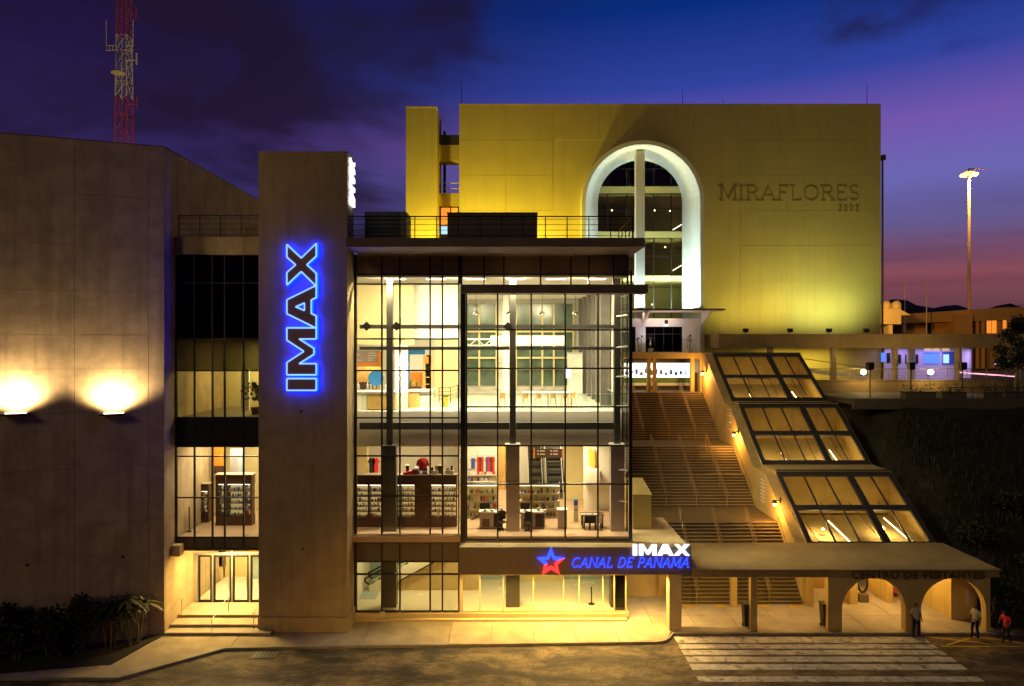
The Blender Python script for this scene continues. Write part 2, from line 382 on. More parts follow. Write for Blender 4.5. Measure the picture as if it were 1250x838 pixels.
for i in range(10):
    a, b = xsl[i]+.012, xsl[i+1]-.012
    b = min(b, 8.55)
    za = rnd.uniform(-.004, .004)
    MB().hexa([(a,kerb_y(a)+.17,-.18),(b,kerb_y(b)+.17,-.18),(b,41.0,-.18),(a,41.0,-.18),(a,kerb_y(a)+.17,za),(b,kerb_y(b)+.17,za),(b,41.0,za),(a,41.0,za)]).build('paving_slab', 'pavement', pav)
# slanting part in front of the entrance steps and the strip that runs on along the planting bed
for poly in ([(-19.45,33.99),(-15.22,37.27),(-15.22,41),(-19.58,41),(-19.55,38.75),(-20.5,35.2)],
             [(-24.9,34.02),(-19.47,34.02),(-20.52,35.2),(-24.9,35.15)], [(-30.0,34.02),(-24.93,34.02),(-24.93,35.15),(-30.0,35.12)], [(-42.0,34.02),(-30.03,34.02),(-30.03,35.12),(-42.0,35.1)]):
    MB().prism(poly, -.18, 0, lambda a, b, d: (a, b, d)).build('paving_slab', 'pavement', pav)
# paving of the passage and the portico
for i in range(8):
    a = 8.57+2.46*i
    for j, (ya, yb) in enumerate(((39.24,41.6),(41.62,44.0))):
        x0 = 9.47 if (i == 0 and j == 0) else a
        bx('paving_slab', 'portico_floor', pav, x0+.01, min(a+2.45, 28.2), ya, yb, -.18, rnd.uniform(-.002,.002))
MB().prism([(8.57,38.22),(8.70,38.24),(9.02,38.56),(9.30,39.12),(9.46,39.24),(9.46,41.6),(8.57,41.6)], -.18, -.003, lambda a, b, d: (a, b, d)).build('paving_slab', 'pavement', pav)
bx('paving_slab', 'portico_floor', pav, 8.57, 18.9, 44.02, 45.4, -.18, -.004)
bx('paving_slab', 'portico_floor', pav, PX1_ , 8.555, 41.02, 45.4, -.18, -.004)
bx('paving_slab', 'portico_floor', pav, 18.95, 28.2, 44.02, 50, -.18, -.004)
for px in (840, 877, 930, 968):
    bx('tactile_strip', 'paint_yellow', pav, X(px-7,43.3), X(px+8,43.3), 42.85, 43.25, 0, .006)
MB().prism([(-20.55,35.25),(-19.62,38.7),(-42,31.2),(-42,35.1)][:2]+[(-27,36.25),(-42,31.0)], -.15, .03, lambda a, b, d: (a, b, d)).build('planting_bed', 'earth', pav)

# ================================================================== WINDOWLESS HALL on the left
hall = thing('hall_building', 'tall windowless tan concrete hall beside the dark shrubs', 'building', (-23,38,0))
C0 = Vector((-19.6, 38.9)); D0 = Vector((-7.4, -2.6)).normalized(); NO = Vector((D0.y, -D0.x))
if NO.y > 0: NO = -NO                         # outward, to the camera
sc_ = [0, .8, 4.43, 8.06, 11.7, 15.4]; HT = 27.77
zr = [0, Z(700,38), Z(678,38), Z(638,38), Z(570,38), Z(503,38), Z(450,38), Z(409,38), Z(356,38), Z(300,38), Z(240,38), HT]
for i in range(len(sc_)-1):
    for j in range(len(zr)-1):
        a, b = sc_[i]+(.008 if i else 0), sc_[i+1]-.008; z0, z1 = zr[j]+.006, zr[j+1]-.006
        if j == len(zr)-2: z1 = HT
        o = rnd.uniform(0, .006)
        p = [C0+D0*a+NO*o, C0+D0*b+NO*o, C0+D0*b-NO*.2, C0+D0*a-NO*.2]
        MB().hexa([(q.x,q.y,z0) for q in p]+[(q.x,q.y,z1) for q in p]).build('wall_panel', 'tan_concrete', hall)
e = C0+D0*15.4
p = [C0-NO*.05+Vector((-.03,.06)), e-NO*.05, Vector((e.x,62)), Vector((-19.66,62))]
MB().hexa([(q.x,q.y,-.1) for q in p]+[(q.x,q.y,HT-.02) for q in p]).build('core_wall', 'tan_concrete', hall)
zz = [0,5,10.5,16,21.8,HT]
for j in range(5): bx('side_panel', 'tan_concrete', hall, -19.65, -19.6, 38.93, 61.9, zz[j]+(.006 if j else 0), zz[j+1]-.006)
m = MB()
p = [C0+NO*.03+Vector((.03,0)), e+NO*.03, Vector((e.x,62.1)), Vector((-19.57,62.1))]
m.hexa([(q.x,q.y,HT+.002) for q in p]+[(q.x,q.y,HT+.05) for q in p]); m.build('roof_coping', 'unit_brown', hall)
# wall-mounted uplights
for k, px in enumerate((20.5, 139.5)):
    q = px-VX; s_ = None
    # s with X/Y = q/S on the wall
    t = q/S; s_ = (C0.x-t*C0.y)/(t*D0.y-D0.x); c = C0+D0*s_
    zf = H-(505-VY)*c.y/S
    u = thing('wall_uplight', 'lit box uplight on the hall wall, '+('farther from the corner' if k == 0 else 'nearer the corner'), 'wall lamp', (c.x, c.y, zf), 'uplights on the hall wall')
    def uh(a0, a1, n0, n1, z0, z1):
        pp = [c+D0*a0+NO*n0, c+D0*a1+NO*n0, c+D0*a1+NO*n1, c+D0*a0+NO*n1]; return MB().hexa([(v.x,v.y,z0) for v in pp]+[(v.x,v.y,z1) for v in pp])
    uh(-.58,.58,.02,.72,zf-.06,zf).build('tray', 'unit_dark', u)
    uh(-.58,.58,.72,.75,zf-.06,zf+.06).build('front_lip', 'unit_dark', u)
    for sgn in (-1, 1): uh(.58*sgn,.61*sgn,.02,.75,zf-.06,zf+.06).build('end_cap', 'unit_dark', u)
    uh(-.46,.46,.10,.26,zf+.004,zf+.05).build('tube', 'lamp_warm', u)
    q2 = c+NO*.55
    lamp('SPOT', 'uplight_beam', (q2.x, q2.y, zf+.70), 1450, (1,.72,.38), .2, aim=(q2.x-NO.x, q2.y-NO.y, zf+1.45), spot=158, blend=.35)
for px, py in ((33,690),(150,680)):
    t = (px-VX)/S; s_ = (C0.x-t*C0.y)/(t*D0.y-D0.x); c = C0+D0*s_; zf = H-(py-VY)*c.y/S
    MB().tube((c.x,c.y,zf), (c.x+NO.x*.06,c.y+NO.y*.06,zf), .07, n=8).build('drain_spout', 'black', hall)

# ================================================================== SIGN TOWER
TX0, TX1, TY, TYB, TZ = -14.38, -9.27, 39.35, 41.0, 27.6
tow = thing('sign_tower', 'slim tan rendered tower carrying the blue vertical letters', 'tower', (-11.8,40,0))
zt = [.82, Z(670,TY), Z(625,TY), Z(510,TY), Z(410,TY), Z(300,TY), TZ]
bx('core', 'tower_render', tow, TX0+.04, TX1-.04, TY+.04, TYB-.02, 0, TZ-.03)
for a, b in zip(zt, zt[1:]):
    bx('render_panel', 'tower_render', tow, TX0, TX1, TY, TY+.039, a+.006, b-.006)
    bx('side_panel', 'tower_render', tow, TX1-.039, TX1, TY+.04, TYB, a+.006, b-.006)
    bx('side_panel', 'tower_render', tow, TX0, TX0+.039, TY+.04, TYB, a+.006, b-.006)
bx('plinth', 'tower_render', tow, TX0+.01, TX1+.12, TY-.14, TYB-.05, 0, .81)
bx('coping', 'tower_render', tow, TX0-.03, TX1+.03, TY-.03, TYB+.03, TZ-.005, TZ+.06)
for px, py in ((368,502),(370,670)):
    MB().tube((X(px,TY),TY,Z(py,TY)), (X(px,TY),TY-.08,Z(py,TY)), .06, n=8).build('wall_spout', 'black', tow)

# letters -----------------------------------------------------------
IM = {'I': (.40, [(0,0),(.40,0),(.40,1),(0,1)], []),
      'M': (1.60, [(0,0),(.38,0),(.38,.58),(.70,.08),(.90,.08),(1.22,.58),(1.22,0),(1.60,0),(1.60,1),(1.18,1),(.80,.42),(.42,1),(0,1)], []),
      'A': (1.46, [(0,0),(.42,0),(.50,.17),(.96,.17),(1.04,0),(1.46,0),(.97,1),(.49,1)], [[(.60,.40),(.86,.40),(.73,.70)]]),
      'X': (1.46, [(0,0),(.44,0),(.73,.32),(1.02,0),(1.46,0),(.96,.51),(1.42,1),(.99,1),(.73,.70),(.47,1),(.04,1),(.50,.51)], [])}
LX0, LH, LZ0 = X(352.5,TY), (388-352.5)*TY/S, Z(476.3,TY)
sg = thing('vertical_sign', 'four tall dark letters outlined in glowing blue, reading upward on the tower', 'sign', ((LX0+LH/2), TY, LZ0))
def place_im(fn, dep, spacing, parent, face, rimmat, rim_r, backmat, offsets=None, scale_=1.0):
    a0 = 0
    for k, ch in enumerate('IMAX'):
        wd, out, holes = IM[ch]
        if offsets: a0 = offsets[k]
        g = lambda a, b, d, a0=a0: fn(a+a0, b, d)
        o = MB().prism(out, dep[0], dep[1], g, holes).build('letter', face, parent)
        if rimmat:
            r = MB()
            for lp in [out]+holes: r.path([g(a, b, dep[0]) for a, b in lp], rim_r, 5, closed=True)
            r.build('neon_outline', rimmat, o)
        if backmat:
            cx, cyy = wd/2, .5
            sh = lambda l, f: [(cx+(a-cx)*f, cyy+(b-cyy)*f) for a, b in l]
            hb = MB()
            for lp in [out]+holes: hb.path([g(a, b, .09) for a, b in (sh(lp, 1.03) if lp is out else lp)], .05, 5, closed=True)
            hb.build('halo_tube', backmat, o)
        a0 += wd+spacing
# upright letter (a along the word, b up) turned a quarter: word axis -> +Z, letter top -> -X
place_im(lambda a, b, d: (LX0+LH*(1-b), TY-d, LZ0+LH*a), (.34,.20), .10, sg, 'sign_face', 'neon_blue', .045, 'neon_deep', offsets=(0,.53,2.12,3.55))
sg2 = thing('side_sign', 'white glowing letters on the narrow side face of the tower', 'sign', (TX1, 40.2, Z(252,40.2)))
zs = Z(252,40.2); ls = 1.05; fs = (Z(196,40.2)-zs)/(5.0)
place_im(lambda a, b, d: (TX1+d*.6, TY+.25+ls*b, zs+fs*a), (.30,.08), .03, sg2, 'neon_white', None, 0, None, offsets=(0,.50,2.12,3.55))

# ================================================================== GLAZED BAY between hall and tower
BX0, BX1, BY = -19.55, -14.40, 40.2
bay = thing('glazed_bay', 'narrow curtain-walled link between the concrete hall and the sign tower', 'building', (-17,42,0))
cols = [X(p,BY) for p in (215,237,259,274,297)]+[BX1]; rows = [Z(p,BY) for p in (670.6,656.5,608,557.5,545.5,510,453,414,345.5,312)]
cols[0] = BX0
kinds = ['spandrel','clear_glass','clear_glass','clear_glass','spandrel','clear_glass','dark_glass','dark_glass','dark_glass']
for j in range(len(rows)-1):
    for i in range(len(cols)-1):
        if kinds[j] == 'spandrel': bx('spandrel_panel', 'unit_brown' if j == 0 else 'black', bay, cols[i]+.03, cols[i+1]-.03, BY+.03, BY+.08, rows[j]+.03, rows[j+1]-.03)
        else: bx('pane', kinds[j], bay, cols[i]+.03, cols[i+1]-.03, BY+.04, BY+.06, rows[j]+.03, rows[j+1]-.03)
for i, c in enumerate(cols): bx('mullion', 'bronze', bay, c-.04, c+.04, BY, BY+.14, rows[0], rows[-1])
for r in rows:
    for i in range(len(cols)-1): bx('transom', 'bronze', bay, cols[i]+.041, cols[i+1]-.041, BY+.01, BY+.12, r-.035, r+.035)
bx('roof_slab', 'tan_concrete', bay, BX0-.02, TX0+.2, BY-.15, 60, Z(312,BY)+.04, Z(290,BY))
bx('back_wall', 'ochre_wall', bay, -19.5, -14.42, 47, 47.2, .4, 21.7)
bx('side_wall', 'white_wall', bay, -14.42, -14.3, 41.05, 47, .4, 21.7)
bx('floor_slab', 'shop_floor', bay, -19.5, -14.45, 40.4, 46.98, 4.5, 5.12)
bx('floor_slab', 'dark_slab', bay, -19.5, -14.45, 40.35, 46.98, 11.0, 12.2)
bx('floor_slab', 'dark_slab', bay, -19.5, -14.45, 40.35, 46.98, 16.9, 17.2)
bx('soffit', 'cream_render', bay, -19.55, -14.42, 40.25, 43.4, 4.34, 4.42)
bx('lobby_floor', 'lobby_floor', bay, -19.5, -14.45, 42.5, 47, .3, .49)
bx('inner_wall', 'blue_grey_wall', bay, -17.4, -14.5, 46.6, 46.9, .5, 4.3)
bx('inner_panel', 'orange_panel', bay, X(303,46), -14.6, 46.2, 46.3, 2.2, 4.1); bx('inner_panel', 'ochre_wall', bay, -19.4, X(262,46), 46.3, 46.5, .5, 4.2); bx('inner_panel', 'unit_brown', bay, X(263,46), X(272,46), 46.3, 46.5, 1.4, 4.2)
# entrance doors
DY = 42.45
dx = [-19.3,-18.35,-17.15,-16.05,-14.95]
bx('door_head', 'steel_light', bay, -19.45, -14.42, DY-.05, DY+.08, 3.42, 3.54)
bx('fanlight', 'clear_glass', bay, -18.95, -14.42, DY, DY+.02, 3.56, 4.33)
for i in range(4):
    d = bx('door', 'clear_glass', bay, dx[i]+.16, dx[i+1]-.16, DY, DY+.02, .62, 3.30)
    for a, b in ((dx[i]+.05, dx[i]+.16), (dx[i+1]-.16, dx[i+1]-.05)): bx('stile', 'black', d, a, b, DY-.03, DY+.05, .5, 3.41)
    bx('door_rail', 'black', d, dx[i]+.14, dx[i+1]-.14, DY-.03, DY+.05, 3.30, 3.41); bx('door_rail', 'black', d, dx[i]+.14, dx[i+1]-.14, DY-.03, DY+.05, .5, .62)
    bx('pull_handle', 'steel_light', d, dx[i+1]-.2, dx[i+1]-.17, DY-.09, DY-.05, 1.3, 2.1)
for c in dx: bx('door_post', 'steel_light', bay, c-.045, c+.045, DY-.06, DY+.09, .5, 4.33 if abs(c+17.15) < .01 else 3.415)
for px in (265, 310): bx('exit_sign', 'neon_red', bay, X(px-4,43), X(px+4,43), 43.0, 43.05, 3.75, 3.95)
lamp('AREA', 'entrance_light', (-17.2,41.3,4.3), 700, (1,.66,.19), 1.6, .5)
lamp('AREA', 'lobby_light', (-17.0,44.7,4.25), 330, (1,.80,.40), 2.5, 2.0)
lamp('AREA', 'bay_shop_light', (-17.0,43.2,10.6), 480, (1,.84,.55), 3.0, 2.5)
lamp('AREA', 'bay_office_light', (-16.2,45.0,16.7), 260, (1,.84,.34), 2.5, 1.5)
for a in (-17.9,-16.6): bx('downlight', 'lamp_white', bay, a, a+.16, 41.2, 41.36, 4.325, 4.339)  # assumed lamps in the hidden entrance soffit
bx('lamp_bracket', 'cream_render', bay, -19.55, -19.05, 39.6, 40.1, Z(677,40), Z(664,40))
# plant in the lit upper room
pl = thing('indoor_plant', 'leafy plant behind the yellow lit upper window', 'plant', (-15.6,42.2,12.2))
MB().lathe([(0,0),(.22,0),(.28,.45),(0,.45)], (-15.6,42.2,12.2)).build('pot', 'unit_brown', pl)
m = MB(); r2 = random.Random(5)
for i in range(120):
    a = r2.random()*6.3; e_ = r2.random(); p0 = Vector((-15.6,42.2,12.7)); q = p0+Vector((math.cos(a)*e_*.9, math.sin(a)*e_*.5, .3+r2.random()*1.1)); t_ = Vector((r2.uniform(-.1,.1),r2.uniform(-.1,.1),.1))
    m.quad(q, q+Vector((.12,0,.02)), q+Vector((.12,0,.02))+t_*1.4, q+t_)
m.build('leaves', 'leaf_pale', pl, fix=False)
bx('desk_partition', 'white_wall', bay, -17.4, -16.9, 44.5, 44.7, 12.2, 14.9)

# goods for display cases -------------------------------------------
GOODS = ['goods_white','goods_gold','goods_green','goods_blue','goods_red','dark_wood']
def goods(parent, x0, x1, y, zs_, seed, wts=(4,4,2,1,1,1), h=.2, wd=.11):
    r = random.Random(seed); m = MB()
    for z in zs_:
        x = x0+.04
        while x < x1-.1:
            w_ = wd*r.uniform(.6, 1.3); hh = h*r.uniform(.6, 1.15); k = r.choices(range(6), wts)[0]
            if r.random() < .5: m.box(x, x+w_, y, y+.14, z, z+hh, k)
            else: m.lathe([(0,0),(w_*.45,0),(w_*.45,hh*.6),(w_*.18,hh*.75),(w_*.18,hh),(0,hh)], (x+w_/2, y+.07, z), 7, k)
            x += w_*1.25+r.uniform(0, .05)
    o = m.build('goods', GOODS, parent); o['kind'] = 'stuff'; return o
def case(label, x0, x1, y0, y1, z0, z1, wins, seed, wts=(4,4,2,1,1,1), rows_=5, zb=.75, zt_=.82, group='dark wooden display cases'):
    """dark display case with lit shelved windows; wins: (x0, x1)"""
    c = thing('display_case', label, 'display case', ((x0+x1)/2, (y0+y1)/2, z0), group)
    hh = z1-z0; wz0, wz1 = z0+hh*(1-zt_)*.6+.25, z0+hh*zt_
    bx('base', 'dark_wood', c, x0, x1, y0, y1, z0, wz0); bx('header', 'dark_wood', c, x0, x1, y0, y1, wz1, z1)
    bx('back', 'case_light', c, x0, x1, y1-.04, y1, wz0, wz1)  # back panel glows by itself so the case looks lit
    e_ = [x0]+[v for w_ in wins for v in w_]+[x1]
    for a, b in zip(e_[::2], e_[1::2]):
        if b-a > .01: bx('upright', 'dark_wood', c, a, b, y0, y1-.045, wz0, wz1)
    bx('top', 'stone_step', c, x0-.06, x1+.06, y0-.06, y1, z1+.002, z1+.06)
    for a, b in wins: bx('strip_light', 'lamp_white', c, a+.02, b-.02, y0+.03, y0+.06, wz1-.03, wz1-.004)  # glowing strip added to brighten the goods
    for k, (a, b) in enumerate(wins):
        zz_ = [wz0+.02+(wz1-wz0-.1)*i/rows_ for i in range(rows_)]
        for z in zz_[1:]: bx('shelf', 'steel_light', c, a+.002, b-.002, y0+.05, y1-.05, z-.025, z-.005)
        goods(c, a+.03, b-.03, y0+.12, zz_, seed+k, wts, h=(wz1-wz0)/rows_*.62)
    return c
cc = case('dark display case of small goods behind the bay windows', X(264,43), X(308,43), 42.9, 43.5, 5.12, Z(580,43), [(X(266,43)+.05,X(275,43)),(X(278,43),X(297,43)),(X(299,43),X(306,43))], 21, (5,1,2,3,1,1), 5)
cc = case('slim dark display case at an angle beside the bay case', X(247,44), X(258,44), 43.6, 44.1, 5.12, Z(590,44), [(X(249,44),X(256.5,44))], 25, (5,1,1,1,1,3), 5)
hd = thing('hanging_poster', 'orange and brown hanging poster above the bay display case', 'poster', (X(268,44.5),44.5,8.6))
bx('print', 'orange_panel', hd, X(261,44.5), X(274,44.5), 44.5, 44.53, Z(580,44.5), Z(546,44.5)); bx('print_band', 'dark_wood', hd, X(261,44.5), X(274,44.5), 44.48, 44.495, Z(580,44.5), Z(569,44.5))
hd = thing('hanging_poster', 'grey hanging poster beside the orange one in the bay', 'poster', (X(288,44.5),44.5,8.6))
bx('print', 'blue_grey_wall', hd, X(281,44.5), X(296,44.5), 44.5, 44.53, Z(579,44.5), Z(548,44.5)); bx('print_band', 'purple_cladding', hd, X(283,44.5), X(290,44.5), 44.48, 44.495, Z(578,44.5), Z(556,44.5))
tb = thing('stanchion', 'black post standing behind the lowest bay window', 'post', (X(231,41.5),41.5,5.12))
MB().lathe([(0,0),(.16,0),(.16,.03),(.035,.05),(.035,1.5),(0,1.5)], (X(231,41.5),41.5,5.12), 8).build('pole', 'black', tb)

# entrance steps ----------------------------------------------------
es = thing('entrance_steps', 'three broad cream steps up to the glass entrance doors', 'steps', (-16.8,39.8,0))
bx('landing', 'stone_step', es, -19.56, -14.42, 40.42, 42.35, .02, .5)
bx('step', 'stone_step', es, -19.55, -14.40, 39.45, 40.44, .01, .333)
bx('step', 'stone_step', es, -19.54, -13.46, 38.72, 39.47, .004, .167)
def rail(name, label, pts, r=.022, h=.95, mat='steel_light', posts=None, cat='handrail', group=None, mids=0):
    p0 = Vector(pts[0]); t = thing(name, label, cat, p0, group)
    MB().path([Vector(p)+Vector((0,0,h)) for p in pts], r, 6).build('top_rail', mat, t)
    for k in range(mids): MB().path([Vector(p)+Vector((0,0,h*(k+1)/(mids+1))) for p in pts], r*.6, 5).build('mid_rail', mat, t)
    for p in (posts or pts): MB().tube(p, Vector(p)+Vector((0,0,h)), r, n=6).build('post', mat, t)
    return t
rail('handrail', 'steel handrail against the hall wall of the entrance steps', [(-19.4,38.6,.01),(-19.4,40.6,.5)], group='entrance handrails')
rail('handrail', 'steel handrail up the middle of the entrance steps', [(-16.75,38.6,.01),(-16.75,40.9,.5)], group='entrance handrails')
rail('handrail', 'steel handrail beside the tower at the entrance steps', [(-14.6,39.2,.167),(-14.6,40.9,.5)], group='entrance handrails')
# railing on the bay roof
def railing(label, x0, x1, y, z, h, n, mat='rail_dark', wires=4, group='roof railings', y1=None):
    t = thing('railing', label, 'railing', ((x0+x1)/2, y, z), group); y1 = y if y1 is None else y1
    for i in range(n+1):
        u = i/n; xx, yy = x0+(x1-x0)*u, y+(y1-y)*u
        MB().tube((xx,yy,z), (xx,yy,z+h), .03, n=5).build('post', mat, t)
    MB().tube((x0,y,z+h), (x1,y1,z+h), .035, n=6).build('top_rail', mat, t)
    for k in range(wires): zz_ = z+h*(k+.5)/wires; MB().tube((x0,y,zz_), (x1,y1,zz_), .014, n=4).build('bar', mat, t)
    return t
railing('dark railing on the roof of the glazed bay beside the tower', -19.4, -14.5, 40.25, Z(290,BY), 1.28, 4)
pb = thing('parapet_block', 'low beige block on the bay roof behind its railing', 'parapet', (-16.5,44,22.8))
bx('wall', 'tan_concrete', pb, -16.9, -14.5, 44, 44.4, 22.84, 24.0); bx('coping', 'tan_concrete', pb, -16.95, -14.45, 43.95, 44.45, 24.003, 24.08)

# ================================================================== LATTICE MAST behind the hall
MY = 78.0
def wpx(py): return .60*(9.5+2.6*py/174)*MY/S
mast = thing('lattice_mast', 'red and white lattice radio mast behind the concrete hall', 'mast', (X(151.5,MY),MY,11.5))
mx = X(151.5,MY)
for (pa, pb_, mt) in ((330,120,'mast_red'),(120,45,'mast_white'),(45,-120,'mast_red')):
    za, zb = Z(pa,MY), Z(pb_,MY); n_ = max(3, round((zb-za)/1.9))
    cr = lambda t: [(mx+sx*wpx(pa+(pb_-pa)*t), MY+sy*wpx(pa+(pb_-pa)*t), za+(zb-za)*t) for sx, sy in ((-1,-1),(1,-1),(1,1),(-1,1))]
    a, b = cr(0), cr(1)
    for i in range(4): MB().tube(a[i], b[i], .065, n=5).build('leg', mt, mast)
    m = MB()
    for k in range(n_):
        p, q = cr(k/n_), cr((k+1)/n_)
        for i in range(4):
            j = (i+1) % 4; m.tube(p[i], q[j], .028, n=4); m.tube(p[j], q[i], .028, n=4); m.tube(q[i], q[j], .03, n=4)
    m.build('bracing', mt, mast)
lamp('SPOT', 'mast_flood', (mx+9,MY-14,20), 9000, (1,.62,.22), .3, aim=(mx,MY,50), spot=80)  # unseen spot added to brighten the mast, no fixture
za = Z(60,MY)
for s_ in (-1, 1):
    m = MB(); x0, x1 = mx+s_*wpx(60), mx+s_*wpx(60)*2.6
    for dz in (0, .55): m.tube((x0,MY-.9,za-dz), (x1,MY-.9,za-dz), .05, n=4)
    for k in range(3): xx = x0+(x1-x0)*(k+.5)/2.5; m.tube((xx,MY-.9,za), (xx,MY-.9,za-.55), .04, n=4)
    m.build('antenna_arm', 'mast_white', mast)
    MB().tube((x1,MY-.9,za-.5), (x1,MY-.9,za+2.9), .04, n=4).build('whip_antenna', 'mast_white', mast)
MB().lathe([(0,0),(.75,0),(.75,.1),(0,.35)], (mx,MY-1.2,Z(95,MY)), 10).build('dish', 'mast_white', mast)
for py in (22, 78, 131):
    m = MB(); zz_ = Z(py,MY); m.tube((mx+wpx(py),MY-.9,zz_), (mx+wpx(py)+1.3,MY-.9,zz_), .05, n=4); m.tube((mx+wpx(py)+1.3,MY-.9,zz_-.5), (mx+wpx(py)+1.3,MY-.9,zz_+.8), .09, n=6); m.build('panel_antenna', 'mast_white' if py == 78 else 'mast_red', mast)
# ================================================================== GLASS PAVILION
PY, QY = 41.05, 40.4                          # set-back curtain wall, projecting glass box
PX0, PX1 = -9.2, 7.27
pav2 = thing('glass_pavilion', 'brightly lit glass-fronted pavilion beside the sign tower', 'building', (-1,45,0))
def grid(parent, y, cols, rows, kind, thick=.045, mat='bronze', frame_d=.14):
    for j in range(len(rows)-1):
        for i in range(len(cols)-1):
            k = kind(i, j)
            if k is None: continue
            if k.endswith('glass'): bx('pane', k, parent, cols[i]+thick, cols[i+1]-thick, y+.05, y+.07, rows[j]+thick, rows[j+1]-thick)
            else: bx('spandrel_panel', k, parent, cols[i]+thick, cols[i+1]-thick, y+.04, y+.09, rows[j]+thick, rows[j+1]-thick)
    for c in cols: bx('mullion', mat, parent, c-thick, c+thick, y, y+frame_d, rows[0], rows[-1])
    for r in rows:
        for i in range(len(cols)-1): bx('transom', mat, parent, cols[i]+thick+.001, cols[i+1]-thick-.001, y+.01, y+frame_d-.01, r-thick, r+thick)
cwa = bx('curtain_wall', 'bronze', pav2, PX0-.05, PX0+.1, PY-.02, PY+.18, .4, Z(312,PY))
rows = [Z(p,PY) for p in (747,701.5,686,662,654,606,557,510.4,452.6,414,347,335,312)]
kl = ['clear_glass','clear_glass','unit_brown','black','clear_glass','clear_glass','clear_glass','clear_glass','clear_glass','clear_glass','clear_glass','blind_brown']
cols = [X(p,PY) for p in (427.5,466,488,525,540,560)]
grid(cwa, PY, cols, rows, lambda i, j: kl[j])
cl2 = bx('clerestory', 'bronze', pav2, X(561,PY), X(562.5,PY), PY-.02, PY+.18, Z(347,PY), Z(312,PY))
grid(cl2, PY, [X(p,PY) for p in (563.5,591,615,660,697,719,749)]+[PX1-.05], [Z(p,PY) for p in (351,335,312)], lambda i, j: 'clear_glass' if j == 0 else 'blind_brown')
boxw = bx('glass_box', 'bronze', pav2, X(562,QY), X(568.3,QY), QY-.1, PY+.1, Z(660,QY), Z(353,QY))
gc = [X(p,QY) for p in (569.5,607.5,648.5,690,730)]+[PX1-.05]
gr_ = [Z(p,QY) for p in (659,591.4,544.4,497,450,403,358)]
grid(boxw, QY, gc, gr_, lambda i, j: 'clear_glass')
bx('sun_blade', 'dark_slab', pav2, X(562,39.7), X(791,39.7), 39.7, 41.3, Z(358,39.7), Z(347.5,39.7))
bx('box_sill', 'dark_slab', pav2, X(562,QY)-.02, PX1+.02, QY-.12, PY+.3, Z(666,QY), Z(660.5,QY))
# side wall of the glass box, with fins
sidew = bx('side_glazing', 'bronze', pav2, PX1-.02, PX1+.1, QY, QY+.16, 4.95, 20.9)
for k, y in enumerate((41.9,43.6,45.3,47.2)):
    bx('side_mullion', 'bronze', sidew, PX1, PX1+.1, y-.04, y+.04, 4.95, 20.9)
ya = [40.58,41.86,43.56,45.26,47.16]
for k in range(4):
    for z0, z1 in zip(gr_, gr_[1:]): bx('pane', 'clear_glass', sidew, PX1+.03, PX1+.05, ya[k]+.09, ya[k+1]-.01, z0+.03, z1-.03)
    for r in gr_: bx('side_transom', 'bronze', sidew, PX1+.005, PX1+.09, ya[k]+.085, ya[k+1]-.005, r-.03, r+.03)
for k, y in enumerate((48.2,50.6,53.2,56.2,59.4,62.6)):
    bx('fin_column', 'steel_grey', pav2, PX1-.75, PX1-.1, y-.35, y+.35, 12.2, 20.55)
bx('side_wall', 'white_wall', pav2, PX1, PX1+.2, 47.25, 64.2, .4, 20.9)
# structural steel just inside the glass
SY = 41.75
for px, n_ in ((475.5,'c'),(626,'c'),(753.5,'c')):
    x = X(px,SY)
    bx('steel_column', 'steel_grey', pav2, x-.19, x+.19, SY, SY+.38, 10.35, 20.55)
    bx('clad_column', 'purple_cladding' if px > 500 else 'steel_grey', pav2, x-.41, x+.41, SY-.12, SY+.5, 5.11, 10.34)
    bx('column_cap', 'white_wall', pav2, x-.46, x+.46, SY-.15, SY+.53, 10.345, 10.42) if px > 500 else None
    bx('lobby_column', 'steel_grey', pav2, x-.42, x+.42, SY-.1, SY+.6, .46, 4.5)
for py, hh in ((399,.25),(425.5,.2),(520.5,.42)):
    x_ = [-9.1]+[X(475.5,SY)-.2, X(475.5,SY)+.2, X(626,SY)-.2, X(626,SY)+.2, X(753.5,SY)-.2]
    for a, b in ((x_[0],x_[1]),(x_[2],x_[3]),(x_[4],x_[5])): bx('steel_beam', 'steel_grey', pav2, a+.01, b-.01, SY+.05, SY+.3, Z(py,SY)-hh/2, Z(py,SY)+hh/2)
for px, py in ((447.5,398.5),(484,398.5),(620,399)):
    x, z = X(px,SY), Z(py,SY); MB().prism([(-.3,0),(0,-.3),(.3,0),(0,.3)], SY-.02, SY+.03, lambda a, b, d: (x+a, d, z+b)).build('node_plate', 'bronze', pav2)
m_ = [4.1,6.0,7.9]
for z in (7.0,8.9,12.8,14.6,16.4,18.3):
    MB().tube((PX1-.05,41.2,z), (PX1-.75,41.9,z-.08), .05, n=5).build('glass_bracket', 'steel_light', pav2)
# roof
bx('roof_slab', 'dark_slab', pav2, X(422,37.3), X(787,37.3), 37.3, 48.0, Z(301.5,37.3), Z(290.5,37.3))
bx('roof_deck', 'dark_slab', pav2, -14.2, PX1+.25, 48.02, 70.5, Z(301.5,37.3), Z(290.5,37.3)-.05)  # unseen rear part lengthened to carry the assumed flood lights
bx('soffit_strip', 'cream_render', pav2, PX0+.05, X(700,41.0), 40.85, 41.0, Z(301.5,37.3)-.06, Z(301.5,37.3)-.005)
bx('jamb_strip', 'ochre_wall', pav2, TX1+.005, PX0-.06, 41.02, 41.2, .4, 21.8)
